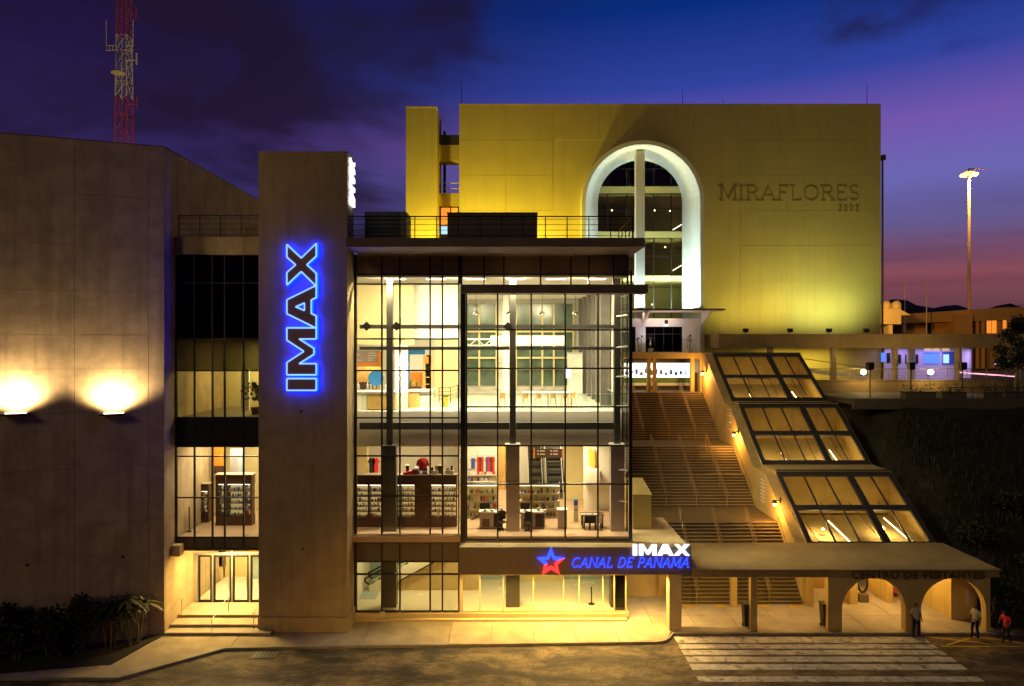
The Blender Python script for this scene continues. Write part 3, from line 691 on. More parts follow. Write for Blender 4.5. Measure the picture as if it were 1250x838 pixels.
# floors, ceilings, walls
bx('cafe_floor', 'white_floor', pav2, -14.2, PX1-.02, 43.5, 64, 11.7, 12.2)
bx('slab_edge', 'white_wall', pav2, -14.2, PX1-.03, 43.38, 43.49, 10.05, 12.26)
bx('shop_ceiling', 'ceiling_white', pav2, -14.2, PX1-.03, 43.5, 57, 10.0, 10.06)
bx('shop_floor', 'shop_floor', pav2, -14.2, PX1-.01, 40.6, 57, 4.75, 5.1)
bx('lobby_ceiling', 'ceiling_white', pav2, -9.4, PX1-.01, 41.3, 47, 4.55, 4.65)
bx('lobby_floor', 'lobby_floor', pav2, -9.4, PX1, 41.1, 47, .1, .45)
bx('lobby_back_wall', 'blue_grey_wall', pav2, -9.4, 7.3, 46.6, 46.8, .45, 4.54)
bx('lobby_side_wall', 'white_wall', pav2, -9.6, -9.41, 41.25, 46.8, .1, 4.54)
bx('cafe_ceiling', 'ceiling_white', pav2, -14.2, PX1-.03, 41.3, 64, 20.6, 20.75)
bx('cafe_back_wall', 'white_wall', pav2, -14.2, PX1-.03, 64, 64.3, 12.2, 20.59)
bx('shop_back_wall', 'white_wall', pav2, -14.2, PX1-.03, 57.02, 57.3, 5.1, 9.99)
bx('cafe_side_wall', 'white_wall', pav2, -14.2, -14.0, 43.5, 64, 12.21, 20.59)
bx('shop_side_wall', 'white_wall', pav2, -14.2, -14.0, 41.2, 57, 5.11, 9.99)
bx('bulkhead', 'ochre_wall', pav2, -11.5, X(505,46), 46.0, 46.3, Z(421,46), 20.59)
bx('bulkhead', 'white_wall', pav2, X(506,47), X(560,47), 47.0, 47.3, Z(414,47), 20.59)
bx('inner_wall', 'ochre_wall', pav2, X(531,54), X(559,54), 54.0, 54.2, 12.2, 17.0)
bx('white_column', 'white_wall', pav2, X(483,45.6), X(497,45.6), 45.5, 46.0, 12.21, Z(421,46)-.01)
bx('white_column', 'white_wall', pav2, X(614,55), X(621,55), 55, 55.6, 12.21, 20.59)
bx('hanging_beam', 'white_wall', pav2, X(599,55), X(690,55), 54.6, 54.98, Z(422,55), Z(410,55))
# back window wall of the cafe
bw = bx('back_glazing', 'green_glass_wall', pav2, X(568,63.9), X(606,63.9), 63.7, 63.98, 12.6, 20.2)
bx('back_glazing', 'green_glass_wall', pav2, X(630,63.9), X(700,63.9), 63.7, 63.98, 12.6, 20.2)
for px in (585,606,630,648,662,676,700): bx('back_mullion', 'ochre_wall', pav2, X(px,63.6)-.08, X(px,63.6)+.08, 63.5, 63.69, 12.25, 20.2)
for py in (405,437,450): bx('back_transom', 'ochre_wall', pav2, X(568,63.6), X(700,63.6), 63.42, 63.49, Z(py,63.6)-.08, Z(py,63.6)+.08)
# light roof truss
tr = thing('roof_truss', 'white steel truss spanning the cafe', 'truss', (X(565,50),50,16.2))
m = MB(); x0, x1 = X(528,50), X(600,50); za, zb = Z(422,50), Z(414.5,50)
for z in (za, zb): MB().tube((x0,50,z), (x1,50,z), .05, n=5).build('chord', 'white_wall', tr)
k = 8
for i in range(k): a, b = x0+(x1-x0)*i/k, x0+(x1-x0)*(i+1)/k; MB().tube((a,50,za if i % 2 else zb), (b,50,zb if i % 2 else za), .035, n=4).build('web', 'white_wall', tr)
# interior lights
for i, (x, y, p) in enumerate(((-7,44.6,600),(-1,43.2,620),(4.6,43.6,620),(-4,50,700),(3,50,700),(0,58,600),(-10,50,420))):
    lamp('AREA', 'cafe_light', (x,y,20.5 if not (x < -6 and y > 44.5) else 16.0), p*(.8 if (x < -6 and y > 44.5) else 1.5), (1,.87,.56), 1.5, .6)
for i, (x, y, p) in enumerate(((-6.5,45,300),(-1,45,300),(4.4,45.2,300),(-7.5,51,260),(-1,51.5,260),(4.4,53,300))):
    lamp('AREA', 'shop_light', (x,y,9.95), p*1.25, (1,.85,.52), 1.6, .5)
for i, (x, y) in enumerate(((-6.6,43.4),(-1.2,43.4),(4.2,43.4))):
    lamp('AREA', 'lobby_light', (x,y,4.5), 150, (1,.80,.36), 1.6, .4)
for x in (-7.5,-3.5,.5,4.5): lamp('AREA', 'void_light', (x,41.45,20.5), 980, (1,.86,.56), 1.6, .15, rot=(R(18),0,0))  # lights added along the void to brighten slab edges and columns
for x in (-7,-4.5,-2,.5,3,5.5):
    bx('linear_light', 'lamp_white', pav2, x-.6, x+.6, 42.6, 42.72, 20.56, 20.595)

# ------------------------------------------------------------------ cafe things (floor 12.2)
F2 = 12.2
ct = thing('cafe_counter', 'wooden cafe counter with white top near the glass', 'counter', (X(468,45),45,F2))
bx('front_panel', 'wood', ct, X(448,44.6), X(482,44.6), 44.6, 45.2, F2+.06, F2+1.16); bx('worktop', 'white_wall', ct, X(431,44.6), X(484,44.6), 44.5, 45.3, F2+1.165, F2+1.24); bx('toe_kick', 'black', ct, X(448,44.7), X(482,44.7), 44.7, 45.1, F2, F2+.055)
bx('end_panel', 'white_wall', ct, X(431,44.6), X(447.5,44.6), 44.6, 45.2, F2, F2+1.16)
c2 = thing('service_counter', 'angled wooden service counter past the white column', 'counter', (X(506,46.5),46.5,F2))
bx('front_panel', 'wood', c2, X(498,46.3), X(512,46.3), 46.3, 47, F2, F2+1.1); bx('worktop', 'white_wall', c2, X(497.5,46.3), X(528,46.3), 46.2, 47.6, F2+1.105, F2+1.18); bx('side_panel', 'white_wall', c2, X(512.2,46.4), X(527,46.4), 46.4, 47.5, F2, F2+1.1)
kb = thing('kitchen_shelf', 'back kitchen shelf with pans and jars', 'shelf', (X(450,50),50,F2))
bx('bench', 'steel_light', kb, -11.5, X(483,50), 49.6, 50.2, F2, F2+1.0); bx('back_panel', 'dark_wood', kb, -11.5, X(466,50), 50.25, 50.3, F2+1.0, Z(446,50)); bx('splash_back', 'wood', kb, -11.4, X(466,50)-.1, 50.2, 50.245, F2+1.5, Z(448,50))
goods(kb, -11.4, X(483,50)-.1, 49.7, [F2+1.01], 41, (6,1,0,0,0,2), h=.55, wd=.25)
mb = thing('menu_board', 'grey menu board with white lettering over the kitchen', 'menu board', (X(448,49.4),49.4,14.9))
bx('panel', 'purple_cladding', mb, -11.5, X(464,49.4), 49.4, 49.46, Z(444,49.4), Z(428,49.4)); bx('orange_edge', 'orange_panel', mb, X(461,49.3), X(465,49.3), 49.33, 49.39, Z(448,49.3), Z(430,49.3)); bx('orange_band', 'orange_panel', mb, -11.5, X(461,49.3)-.01, 49.33, 49.39, Z(447,49.3), Z(443,49.3))
for i, (px, py, w_) in enumerate(((433,439.5,8),(449,431,9),(449,434,11),(449,437,8),(449,439.5,6),(433,433,6))):
    bx('menu_line', 'goods_white', mb, X(px,49.35), X(px+w_,49.35), 49.35, 49.395, Z(py+.9,49.35), Z(py,49.35))
bl = thing('wall_panel', 'round blue wall panel beside the menu board', 'panel', (X(459,49),49,14))
MB().lathe([(0,0),(.55,0),(.55,.08),(0,.08)], (0,0,0), 20).build('disc', 'blue_panel', None); disc = bpy.data.objects['disc']; disc.parent = bl; disc.rotation_euler = (R(90),0,0); disc.location = (0,0,.05)
ar = thing('blue_portal', 'bright blue painted portal over the service hatch', 'portal', (X(508,50),50,F2))
bx('lintel', 'blue_panel', ar, X(497,50), X(519,50), 49.9, 50.1, Z(433,50), Z(426.5,50)); bx('jamb', 'blue_panel', ar, X(497,50), X(500,50), 49.9, 50.1, F2, Z(433.2,50)); bx('hatch_back', 'white_wall', ar, X(500.2,51), X(519,51), 51, 51.1, F2, Z(430,51)); bx('orange_back', 'orange_panel', ar, X(500.2,50.6), X(516,50.6), 50.6, 50.7, F2+1.2, Z(454.5,50.6))
goods(ar, X(499,49.6), X(513,49.6), 49.5, [F2+1.25], 47, (3,1,1,0,0,4), h=.5, wd=.2)
bx('bench', 'dark_wood', ar, X(497,49.6), X(515,49.6), 49.3, 49.85, F2, F2+1.24)
ds = thing('drinks_shelf', 'tall orange and black shelf beside the blue portal', 'shelf', (X(521,49),49,F2))
bx('side', 'wood', ds, X(516.5,48.8), X(519,48.8), 48.8, 49.5, F2, Z(434,48.8)); bx('side', 'wood', ds, X(526,48.8), X(527.5,48.8), 48.8, 49.5, F2, Z(434,48.8)); bx('back', 'black', ds, X(519,49.4)+.01, X(526,49.4)-.01, 49.4, 49.49, F2, Z(434,48.8)); bx('orange_box', 'orange_panel', ds, X(519.3,48.9), X(522.5,48.9), 48.9, 49.35, Z(444,48.9), Z(436,48.9))
for i in range(5): bx('shelf', 'wood', ds, X(519,48.9)+.02, X(526,48.9)-.02, 48.85, 49.38, F2+.4+.5*i, F2+.44+.5*i)
tb = thing('waste_bin', 'small yellow bin on the white cafe floor', 'bin', (X(544,47),47,F2)); MB().lathe([(0,0),(.2,0),(.24,.7),(0,.7)], (X(544,47),47,F2), 12).build('tub', 'paint_yellow', tb)
bx('lid', 'black', tb, X(544,47)-.2, X(544,47)+.2, 46.8, 47.2, F2+.71, F2+.76)
rail('stair_rail', 'dark railing round the cafe stair opening', [(X(536,50),50,F2),(X(550,50),50,F2),(X(559,53),53,F2)], .03, 1.1, 'rail_dark', mids=3)
# glass balustrade along the slab edge
gb = thing('balustrade', 'frameless glass balustrade along the edge of the cafe floor', 'balustrade', (-1,43.6,F2))
xx = [-9.4+1.82*i for i in range(10)]
for a, b in zip(xx, xx[1:]): bx('glass_panel', 'rail_glass', gb, a+.02, b-.02, 43.6, 43.62, F2+.06, F2+1.12)
bx('handrail', 'steel_light', gb, xx[0], xx[-1], 43.575, 43.645, F2+1.125, F2+1.17); bx('shoe', 'steel_light', gb, xx[0], xx[-1], 43.57, 43.65, F2+.062-.06, F2+.058)
g2 = thing('balustrade', 'glass balustrade running back along the side of the cafe', 'balustrade', (6.0,45,F2))
for a in range(3): bx('glass_panel', 'rail_glass', g2, 6.99, 7.01, 43.72+1.7*a, 45.36+1.7*a, F2+.06, F2+1.12)
bx('handrail', 'steel_light', g2, 6.97, 7.03, 43.7, 48.8, F2+1.125, F2+1.17)
# long bar table and stools
lt = thing('bar_table', 'long white bar table on slender legs in the cafe', 'table', (X(667,46.2),46.2,F2))
bx('table_top', 'white_wall', lt, X(638,46.2), X(699,46.2), 45.9, 46.6, F2+1.02, F2+1.07)
for px in (639.5,669,697.5):
    for y in (45.98,46.5): bx('leg', 'steel_light', lt, X(px,46.2)-.03, X(px,46.2)+.03, y-.03, y+.03, F2, F2+1.015)
def stool(loc, rz):
    t = thing('bar_stool', '-', 'stool', loc)
    o = Vector(loc)
    for sx in (-1, 1):
        for sy in (-1, 1): MB().tube(o+Vector((sx*.24,sy*.24,0)), o+Vector((sx*.15,sy*.15,.74)), .022, .02, 6).build('leg', 'wood', t)
    MB().lathe([(0,.74),(.2,.74),(.23,.77),(.21,.80),(0,.79)], o, 12).build('seat', 'wood', t)
    m = MB()
    for i in range(5):
        a0, a1 = R(-50+20*i), R(-30+20*i); f = lambda a, z, r: o+Vector((r*math.sin(a), -r*math.cos(a), z))
        m.hexa([f(a0,.80,.20), f(a1,.80,.20), f(a1,.80,.22), f(a0,.80,.22), f(a0,1.12,.23), f(a1,1.12,.23), f(a1,1.12,.25), f(a0,1.12,.25)])
    m.build('backrest', 'wood', t)
    m = MB().path([o+Vector((sx*.2,sy*.2,.32)) for sx, sy in ((-1,-1),(1,-1),(1,1),(-1,1))], .012, 5, closed=True).build('foot_ring', 'steel_light', t)
    t.rotation_euler = (0,0,rz); return t
st0 = None
for k, (px, rz, lb) in enumerate(((613,.2,'pale bar stool standing alone before the white column'),(641,0,'first wooden bar stool at the table from the white column'),(657,.25,'second wooden bar stool at the table from the white column'),(675,-.15,'third wooden bar stool at the table from the white column'),(689,.3,'fourth wooden bar stool at the table from the white column'),(698,2.2,'wooden bar stool at the end of the long cafe table'))):
    y = 45.25 if k < 5 else 45.7
    if st0 is None: t = st0 = stool((X(px,y),y,F2), rz)
    else: t = copy_tree(st0); t.location = (X(px,y),y,F2); t.rotation_euler = (0,0,rz)
    tag(t, lb, 'stool', 'wooden bar stools at the cafe table')
scn = thing('display_screen', 'pale blue standing screen behind the bar table', 'screen', (X(694,52),52,F2)); bx('panel', 'screen_cyan', scn, X(691,52), X(697,52), 52, 52.06, Z(462,52), Z(450,52)); bx('stand', 'steel_light', scn, X(693.6,52), X(694.4,52), 52.01, 52.05, F2, Z(462.2,52))
fr = thing('entrance_screen', 'white partition box at the rear of the cafe', 'partition', (X(705,58),58,F2)); bx('panel', 'white_wall', fr, X(693,58), X(711,58), 58, 58.4, F2, Z(432,58)); bx('top', 'steel_light', fr, X(692.5,58), X(711.5,58), 57.95, 58.45, Z(432,58)+.002, Z(431,58)+.03)

# ------------------------------------------------------------------ shop things (floor 5.1)
F1 = 5.1
zt1 = Z(581,42.6)
case('long dark display case with many white and gold goods next to the tower', X(431,42.6), X(465.5,42.6), 42.6, 43.2, F1, zt1, [(X(433.5,42.6),X(448.8,42.6)),(X(451,42.6),X(465,42.6))], 60, (5,3,1,2,2,1), 6)
case('dark display case of gold goods between the steel column and the plain panel', X(482,42.6), X(523.5,42.6), 42.6, 43.2, F1, zt1, [(X(485,42.6),X(487.5,42.6)),(X(489.5,42.6),X(506,42.6))], 70, (3,6,1,0,0,1), 6)
case('dark display case of bottles next to the frame of the glass box', X(525,42.6), X(557.5,42.6), 42.6, 43.2, F1, zt1, [(X(526,42.6),X(539,42.6)),(X(541.5,42.6),X(556.5,42.6))], 80, (4,3,3,0,0,2), 6)
def garment(label, px, y, z0, w_, h_, mat):
    g = thing('garment', label, 'garment', (X(px,y),y,z0), 'clothes hung in the shop'); x = X(px,y)
    MB().prism([(-w_/2,0),(w_/2,0),(w_/2,h_*.72),(w_*.62,h_*.62),(w_*.74,h_*.78),(w_*.42,h_*.98),(w_*.15,h_),(0,h_*.93),(-w_*.15,h_),(-w_*.42,h_*.98),(-w_*.74,h_*.78),(-w_*.62,h_*.62),(-w_/2,h_*.72)], y-.05, y+.05, lambda a, b, d: (x+a, d, z0+b)).build('shirt', mat, g)
    MB().path([(x-.18,y,z0+h_*.97),(x,y,z0+h_*1.1),(x+.18,y,z0+h_*.97)], .012, 4).build('hanger', 'steel_light', g); return g
zz1 = zt1+.07
mq = thing('mannequin', 'red-shirted half mannequin on top of the display cases', 'mannequin', (X(516,42.9),42.9,zz1)); x = X(516,42.9)
MB().lathe([(0,0),(.2,0),(.17,.03),(.03,.05),(.03,.2),(0,.2)], (x,42.9,zz1), 10).build('base', 'black', mq)
MB().lathe([(0,.2),(.22,.22),(.26,.45),(.30,.75),(.24,.92),(.08,1.0),(0,1.0)], (x,42.9,zz1), 14).build('torso', 'red_cloth', mq, smooth=True)
for s_ in (-1, 1): MB().tube((x+.25*s_,42.9,zz1+.85), (x+.36*s_,42.85,zz1+.5), .09, .07, 8).build('sleeve', 'red_cloth', mq)
def cap_(lb, px, mat, s_=1):
    c = thing('folded_stack', lb, 'folded clothes', (X(px,42.85),42.85,zz1)); x = X(px,42.85)
    for i in range(3): bx('folded_item', mat if i != 1 else 'goods_white', c, x-.22*s_, x+.22*s_, 42.7, 43.0, zz1+.11*i, zz1+.10+.11*i)
cap_('blue and white folded stack beside the red mannequin', 508, 'blue_cloth'); cap_('blue folded stack in front of the mannequin base', 518.5, 'blue_cloth', .7)
rc = thing('sloped_display', 'sloping red display wedge on the display cases', 'display stand', (X(500,42.85),42.85,zz1))
MB().prism([(X(492,42.85),zz1),(X(510,42.85),zz1),(X(510,42.85),zz1+.3),(X(492,42.85),zz1+.08)], 42.68, 43.05, lambda a, b, d: (a, d, b)).build('wedge', 'red_cloth', rc)
for lb, px in (('small box display of goods on the case by the frame', 530), ('jar display on the case nearest the glass box frame', 549)):
    g = thing('counter_display', lb, 'display stand', (X(px,42.9),42.9,zz1)); bx('riser', 'goods_white', g, X(px-5,42.9), X(px+5,42.9), 42.8, 43.1, zz1, zz1+.2); goods(g, X(px-5,42.9), X(px+5,42.9), 42.85, [zz1+.205], px, (2,2,1,1,0,4), .35, .16)
sp = thing('shop_pillar', 'grey rendered pillar behind the display case by the tower', 'pillar', (X(438,46),46,F1)); bx('shaft', 'ochre_wall', sp, X(430,46), X(448,46), 46, 46.6, F1, 9.98); bx('plinth', 'dark_wood', sp, X(430,46)-.03, X(448,46)+.03, 45.96, 46.64, F1, F1+.2)
for k, (px, mt, lb) in enumerate(((454,'dark_shirt','black garment hung by the shop pillar'),(458.5,'red_cloth','red garment hung next to the black one by the pillar'),(469,'red_cloth','red garment hung behind the steel column'))): garment(lb, px, 46, Z(578,46), .34, 1.05, mt)
hw = thing('clothes_rail', 'steel clothes rail on the white shop wall', 'clothes rail', (X(592,52),52,7.5)); MB().tube((X(582,52),52,Z(556,52)), (X(604,52),52,Z(556,52)), .025, n=6).build('bar', 'steel_light', hw)
for px in (582.5,603.5): MB().tube((X(px,52),52,Z(556,52)), (X(px,53.8),53.8,Z(556,52)), .02, n=5).build('bracket', 'steel_light', hw)
for k, mt in enumerate(('red_cloth','dark_wood','red_cloth','goods_white','blue_cloth','red_cloth','dark_wood','red_cloth')):
    garment(['first','second','third','fourth','fifth','sixth','seventh','last'][k]+' garment on the clothes rail counted from the glass box frame', 583.5+2.7*k, 52, Z(576,52), .17, 1.15, mt)
bx('display_wall', 'white_wall', pav2, X(560,53.9), X(607,53.9), 53.9, 54.1, F1, 9.98)
bx('display_wall', 'wood', pav2, X(608,53.5), X(617,53.5), 53.5, 54.1, F1, 9.98)
bx('display_wall', 'white_wall', pav2, X(633,53.9), X(644,53.9), 53.9, 54.1, F1, 9.98)
# white shelving
for k, (pa, pb_, lb) in enumerate(((569,606,'white open shelving full of goods behind the first cash desk'),(634,683,'white open shelving full of goods before the escalators'))):
    s = thing('shelving', lb, 'shelf', (X((pa+pb_)/2,45),45,F1), 'white shop shelving'); a, b = X(pa,44.8), X(pb_,44.8)
    zs_ = [F1+.12,F1+.62,F1+1.12,F1+1.62]
    for z in zs_+[F1+2.1]: bx('shelf', 'goods_white', s, a, b, 44.8, 45.2, z-.06, z)
    for x in (a-.03, (a+b)/2, b+.03): bx('upright', 'goods_white', s, x-.025, x+.025, 45.21, 45.26, F1, F1+2.3)
    bx('back', 'ochre_wall', s, a, b, 45.265, 45.29, F1+.05, F1+2.1)
    goods(s, a+.05, b-.1, 44.85, zs_, 90+k, (4,3,3,1,1,2), .3, .14)
def desk(lb, pa, pb_):
    d = thing('cash_desk', lb, 'desk', (X((pa+pb_)/2,42.4),42.4,F1), 'cash desks'); a, b = X(pa,42.4), X(pb_,42.4)
    bx('top', 'goods_white', d, a-.04, b+.04, 42.2, 42.95, F1+.98, F1+1.03)
    bx('body', 'purple_cladding', d, a, b, 42.3, 42.9, F1+.05, F1+.975); bx('kick', 'black', d, a+.02, b-.02, 42.34, 42.86, F1, F1+.048)
    bx('door', 'dark_wood', d, a+.25*(b-a)-.2, a+.25*(b-a)+.25, 42.28, 42.298, F1+.1, F1+.6); bx('niche', 'black', d, a+.6*(b-a), b-.06, 42.28, 42.298, F1+.1, F1+.9)
    return d
desk('cash desk with a monitor near the frame of the glass box', 585.5, 614); desk('cash desk beyond the clad column', 636, 665)
def monitor(lb, px, dz=1.035):
    t = thing('monitor', lb, 'monitor', (X(px,42.5),42.5,F1+dz)); x = X(px,42.5)
    bx('screen', 'black', t, x-.3, x+.3, 42.46, 42.5, F1+dz+.12, F1+dz+.5); bx('stand', 'black', t, x-.04, x+.04, 42.5, 42.54, F1+dz+.01, F1+dz+.3); bx('foot', 'black', t, x-.14, x+.14, 42.42, 42.6, F1+dz, F1+dz+.012)
monitor('black monitor on the cash desk near the glass box frame', 592); monitor('dark monitor on the cash desk beyond the clad column', 641)
def office_chair(lb, px, y):
    t = thing('office_chair', lb, 'chair', (X(px,y),y,F1)); x = X(px,y)
    for a in range(5): MB().tube((x,y,F1+.08), (x+.28*math.cos(a*1.257), y+.28*math.sin(a*1.257), F1+.03), .025, n=5).build('leg', 'black', t)
    MB().tube((x,y,F1+.08), (x,y,F1+.45), .03, n=6).build('column', 'black', t)
    MB().lathe([(0,.45),(.24,.45),(.26,.5),(.22,.54),(0,.53)], (x,y,F1), 12).build('seat', 'black', t)
    MB().prism([(-.2,.6),(.2,.6),(.24,1.0),(.16,1.14),(-.16,1.14),(-.24,1.0)], y+.2, y+.27, lambda a, b, d: (x+a, d, F1+b)).build('backrest', 'black', t)
    MB().tube((x,y+.1,F1+.48), (x,y+.25,F1+.75), .025, n=5).build('back_post', 'black', t)
office_chair('black office chair beside the first cash desk', 613, 42.0); office_chair('black office chair between the clad column and second desk', 645, 41.75)
lk = thing('reception_post', 'pale pink square counter block at the end of the desks', 'counter', (X(686,42.4),42.4,F1)); bx('body', 'purple_cladding', lk, X(681,42.4), X(692,42.4), 42.3, 42.9, F1, F1+1.1); bx('top', 'goods_white', lk, X(680,42.4), X(693,42.4), 42.25, 42.95, F1+1.105, F1+1.16)
# table with chairs
tt = thing('reading_table', 'dark wooden table by the right glass of the shop', 'table', (X(722,42.7),42.7,F1))
bx('top', 'dark_wood', tt, X(709,42.7), X(737,42.7), 42.4, 43.2, F1+.74, F1+.79)
for px in (711,735):
    for y in (42.5,43.1): bx('leg', 'dark_wood', tt, X(px,42.7)-.04, X(px,42.7)+.04, y-.04, y+.04, F1, F1+.735)
for k, px in enumerate((716.5,723.5,730.5)):
    c = thing('chair', ['first','middle','last'][k]+' of three chairs drawn up to the dark reading table', 'chair', (X(px,42.1),42.1,F1), 'chairs at the reading table'); x = X(px,42.1)
    for sx in (-.16,.16):
        for sy in (-.16,.16): bx('leg', 'black', c, x+sx-.02, x+sx+.02, 42.1+sy-.02, 42.1+sy+.02, F1, F1+.43)
    bx('seat', 'black', c, x-.19, x+.19, 41.9, 42.3, F1+.432, F1+.47); bx('backrest', 'goods_white' if k == 2 else 'black', c, x-.19, x+.19, 41.87, 41.898, F1+.44, F1+.88)
# niche wall with lit feature
nw = bx('feature_wall', 'ochre_wall', pav2, X(690,50), X(712,50), 50, 50.3, F1, 9.98)
bx('feature_wall', 'white_wall', pav2, X(712.5,47), PX1-.05, 47, 47.2, F1, 9.98)
bx('feature_ledge', 'white_wall', pav2, X(716,46), X(732,46), 46, 46.9, F1+1.9, F1+2.9)
wl = thing('wall_light', 'orange glowing wall light on the shop feature wall', 'wall lamp', (X(722,46.9),46.9,8.6)); MB().prism([(-.12,0),(.2,-.5),(.3,.1),(.25,.9),(-.15,1.0)], 46.75, 46.95, lambda a, b, d: (X(721,46.9)+a, d, 8.3+b)).build('shade', 'window_orange', wl); bx('bracket', 'steel_light', wl, X(721,46.9)-.1, X(721,46.9)+.1, 46.9, 46.98, 8.2, 8.35)
# escalators
def escalator(lb, xa, xb, y0, y1, z0, z1, group='escalators', along='y'):
    t = thing('escalator', lb, 'escalator', ((xa+xb)/2, y0, z0), group); n_ = 16
    P = (lambda l, c, z: (c, l, z)) if along == 'y' else (lambda l, c, z: (l, c, z))
    for i in range(n_):
        l0, l1 = y0+(y1-y0)*i/n_, y0+(y1-y0)*(i+1)/n_; zz_ = z0+(z1-z0)*(i+1)/n_; zz0 = z0+(z1-z0)*i/n_
        a = [P(l0,xa+.14,zz0-.1), P(l1,xa+.14,zz0-.1), P(l1,xb-.14,zz0-.1), P(l0,xb-.14,zz0-.1), P(l0,xa+.14,zz_), P(l1,xa+.14,zz_), P(l1,xb-.14,zz_), P(l0,xb-.14,zz_)]
        MB().hexa(a).build('step', 'black' if i % 2 else 'steel_grey', t)
    for c0, c1 in ((xa,xa+.12),(xb-.12,xb)):
        a = [P(y0,c0,z0-.4), P(y1,c0,z1-.4), P(y1,c1,z1-.4), P(y0,c1,z0-.4), P(y0,c0,z0+.35), P(y1,c0,z1+.35), P(y1,c1,z1+.35), P(y0,c1,z0+.35)]
        MB().hexa(a).build('skirt_panel', 'white_wall', t)
        cm_ = (c0+c1)/2
        MB().hexa([P(y0,cm_-.01,z0+.36), P(y1,cm_-.01,z1+.36), P(y1,cm_+.01,z1+.36), P(y0,cm_+.01,z0+.36), P(y0,cm_-.01,z0+.9), P(y1,cm_-.01,z1+.9), P(y1,cm_+.01,z1+.9), P(y0,cm_+.01,z0+.9)]).build('glass_side', 'rail_glass', t)
        pts = [P(y0,cm_,z0+.93), P(y1,cm_,z1+.93)]; d_ = -1 if y1 > y0 else 1
        pts = [P(y0+.35*d_*0-.0,cm_,z0+.40), P(y0+.28*d_,cm_,z0+.55), P(y0+.28*d_,cm_,z0+.8)]+pts
        MB().path(pts, .055, 6).build('handrail', 'black', t)
    return t
ye0, ye1 = 50.5, 54.6
escalator('escalator nearer the shop pillar, under the sign board', X(646,51)-.05, X(664,51), ye0, ye1, F1+.1, 9.2); escalator('escalator nearer the feature wall, under the sign board', X(667,51), X(688,51)+.05, ye0, ye1, F1+.1, 9.2)
sb = thing('direction_board', 'dark hanging direction board with orange ends over the escalators', 'sign', (X(670,50),50,8.6))
bx('panel', 'dark_wood', sb, X(653,50), X(686,50), 50, 50.06, Z(559,50), Z(548,50))
for a, b in ((651,653),(686,688)): bx('end_panel', 'orange_panel', sb, X(a,50)+.005, X(b,50)-.005, 49.99, 50.07, Z(560,50), Z(547,50))
for px, py in ((656,550),(656,554),(672,550),(672,554)):
    bx('line', 'goods_white', sb, X(px+3,49.98), X(px+9,49.98), 49.98, 49.998, Z(py+1.3,50), Z(py,50)); bx('arrow', 'goods_white', sb, X(px,49.98), X(px+1.5,49.98), 49.98, 49.998, Z(py+1.5,50), Z(py-.2,50))
# lobby
escalator('lobby escalator climbing behind the ground floor glass', 44.3, 45.5, X(452,44.6), X(585,44.6), .5, 4.45, along='x')
MB().prism([(X(470,44.6),.46),(X(585,44.6),.46),(X(585,44.6),3.9)], 44.55, 45.3, lambda a, b, d: (a, d, b)).build('escalator_flank', 'cream_render', pav2)
sn = thing('stanchion', 'black rope post standing inside the lobby glass', 'post', (X(722,42.2),42.2,.45)); MB().lathe([(0,0),(.2,0),(.2,.04),(.04,.06),(.04,1.0),(.06,1.05),(0,1.08)], (X(722,42.2),42.2,.45), 10).build('pole', 'black', sn)
bx('lobby_panel', 'ochre_wall', pav2, X(632,46), X(688,46), 46.3, 46.5, .45, 1.5)
bx('lobby_mat', 'blue_grey_wall', pav2, X(440,44), X(462,44), 43.0, 44.4, .452, .47)
# lobby glass under the canopy
lob = bx('lobby_glazing', 'cream_render', pav2, X(560.5,PY)+.03, X(563,PY), PY-.01, PY+.16, Z(747,PY), Z(701,PY))
grid(lob, PY+.02, [X(p,PY) for p in (564,585.7,614.5,651,688,707,736,750,764)], [Z(747,PY),Z(702,PY)], lambda i, j: 'clear_glass' if i < 7 else 'dark_glass', mat='cream_render', thick=.035)
bx('plinth_wall', 'cream_render', pav2, PX0, X(764,PY)+.05, PY-.12, PY+.2, .02, Z(748.2,PY))
bx('plinth_step', 'cream_render', pav2, PX0+.05, X(764,PY)+.03, PY-.4, PY-.125, .003, .12)
bx('wall_vent', 'ochre_wall', pav2, X(464,PY-.1), X(470,PY-.1), PY-.15, PY-.121, .2, .5)

# ------------------------------------------------------------------ canopy with lit sign
can = thing('sign_canopy', 'deep brown canopy carrying the star sign over the pavement', 'canopy', (4,40,3.3))
CY, CX0, CX1, CZ0, CZ1 = 39.2, -2.82, X(844,39.2), 3.3, 4.86
for i in range(5):
    a, b = CX0+(CX1-CX0)*i/5, CX0+(CX1-CX0)*(i+1)/5; bx('fascia_panel', 'dark_slab', can, a+.001, b-.001, CY, CY+.08, CZ0, CZ1)
bx('end_panel', 'dark_slab', can, CX1-.08, CX1-.002, CY+.081, 41.0, CZ0, CZ1)
bx('end_panel', 'dark_slab', can, CX0+.002, CX0+.08, CY+.081, QY-.15, CZ0, CZ1)
bx('deck', 'cream_render', can, CX0+.09, CX1-.09, CY+.081, QY-.14, CZ1-.14, CZ1-.03)
bx('deck', 'cream_render', can, PX1+.12, CX1-.09, QY-.138, 46.0, CZ1-.14, CZ1-.035)
bx('soffit', 'cream_render', can, CX0+.09, CX1-.09, CY+.081, PY-.02, CZ0+.02, CZ0+.08)
for i in range(6):
    x = -1.9+2.05*i
    bx('downlight', 'lamp_white', can, x-.13, x+.13, 40.0, 40.26, CZ0+.004, CZ0+.019)
    lamp('SPOT', 'canopy_downlight', (x, 40.1, CZ0-.02), 1450 if i > 1 else 850, (1,.62,.16), .12, rot=(R(-13),0,0), spot=150, blend=.6)  # assumed lamps in the hidden soffit, added to light the paving
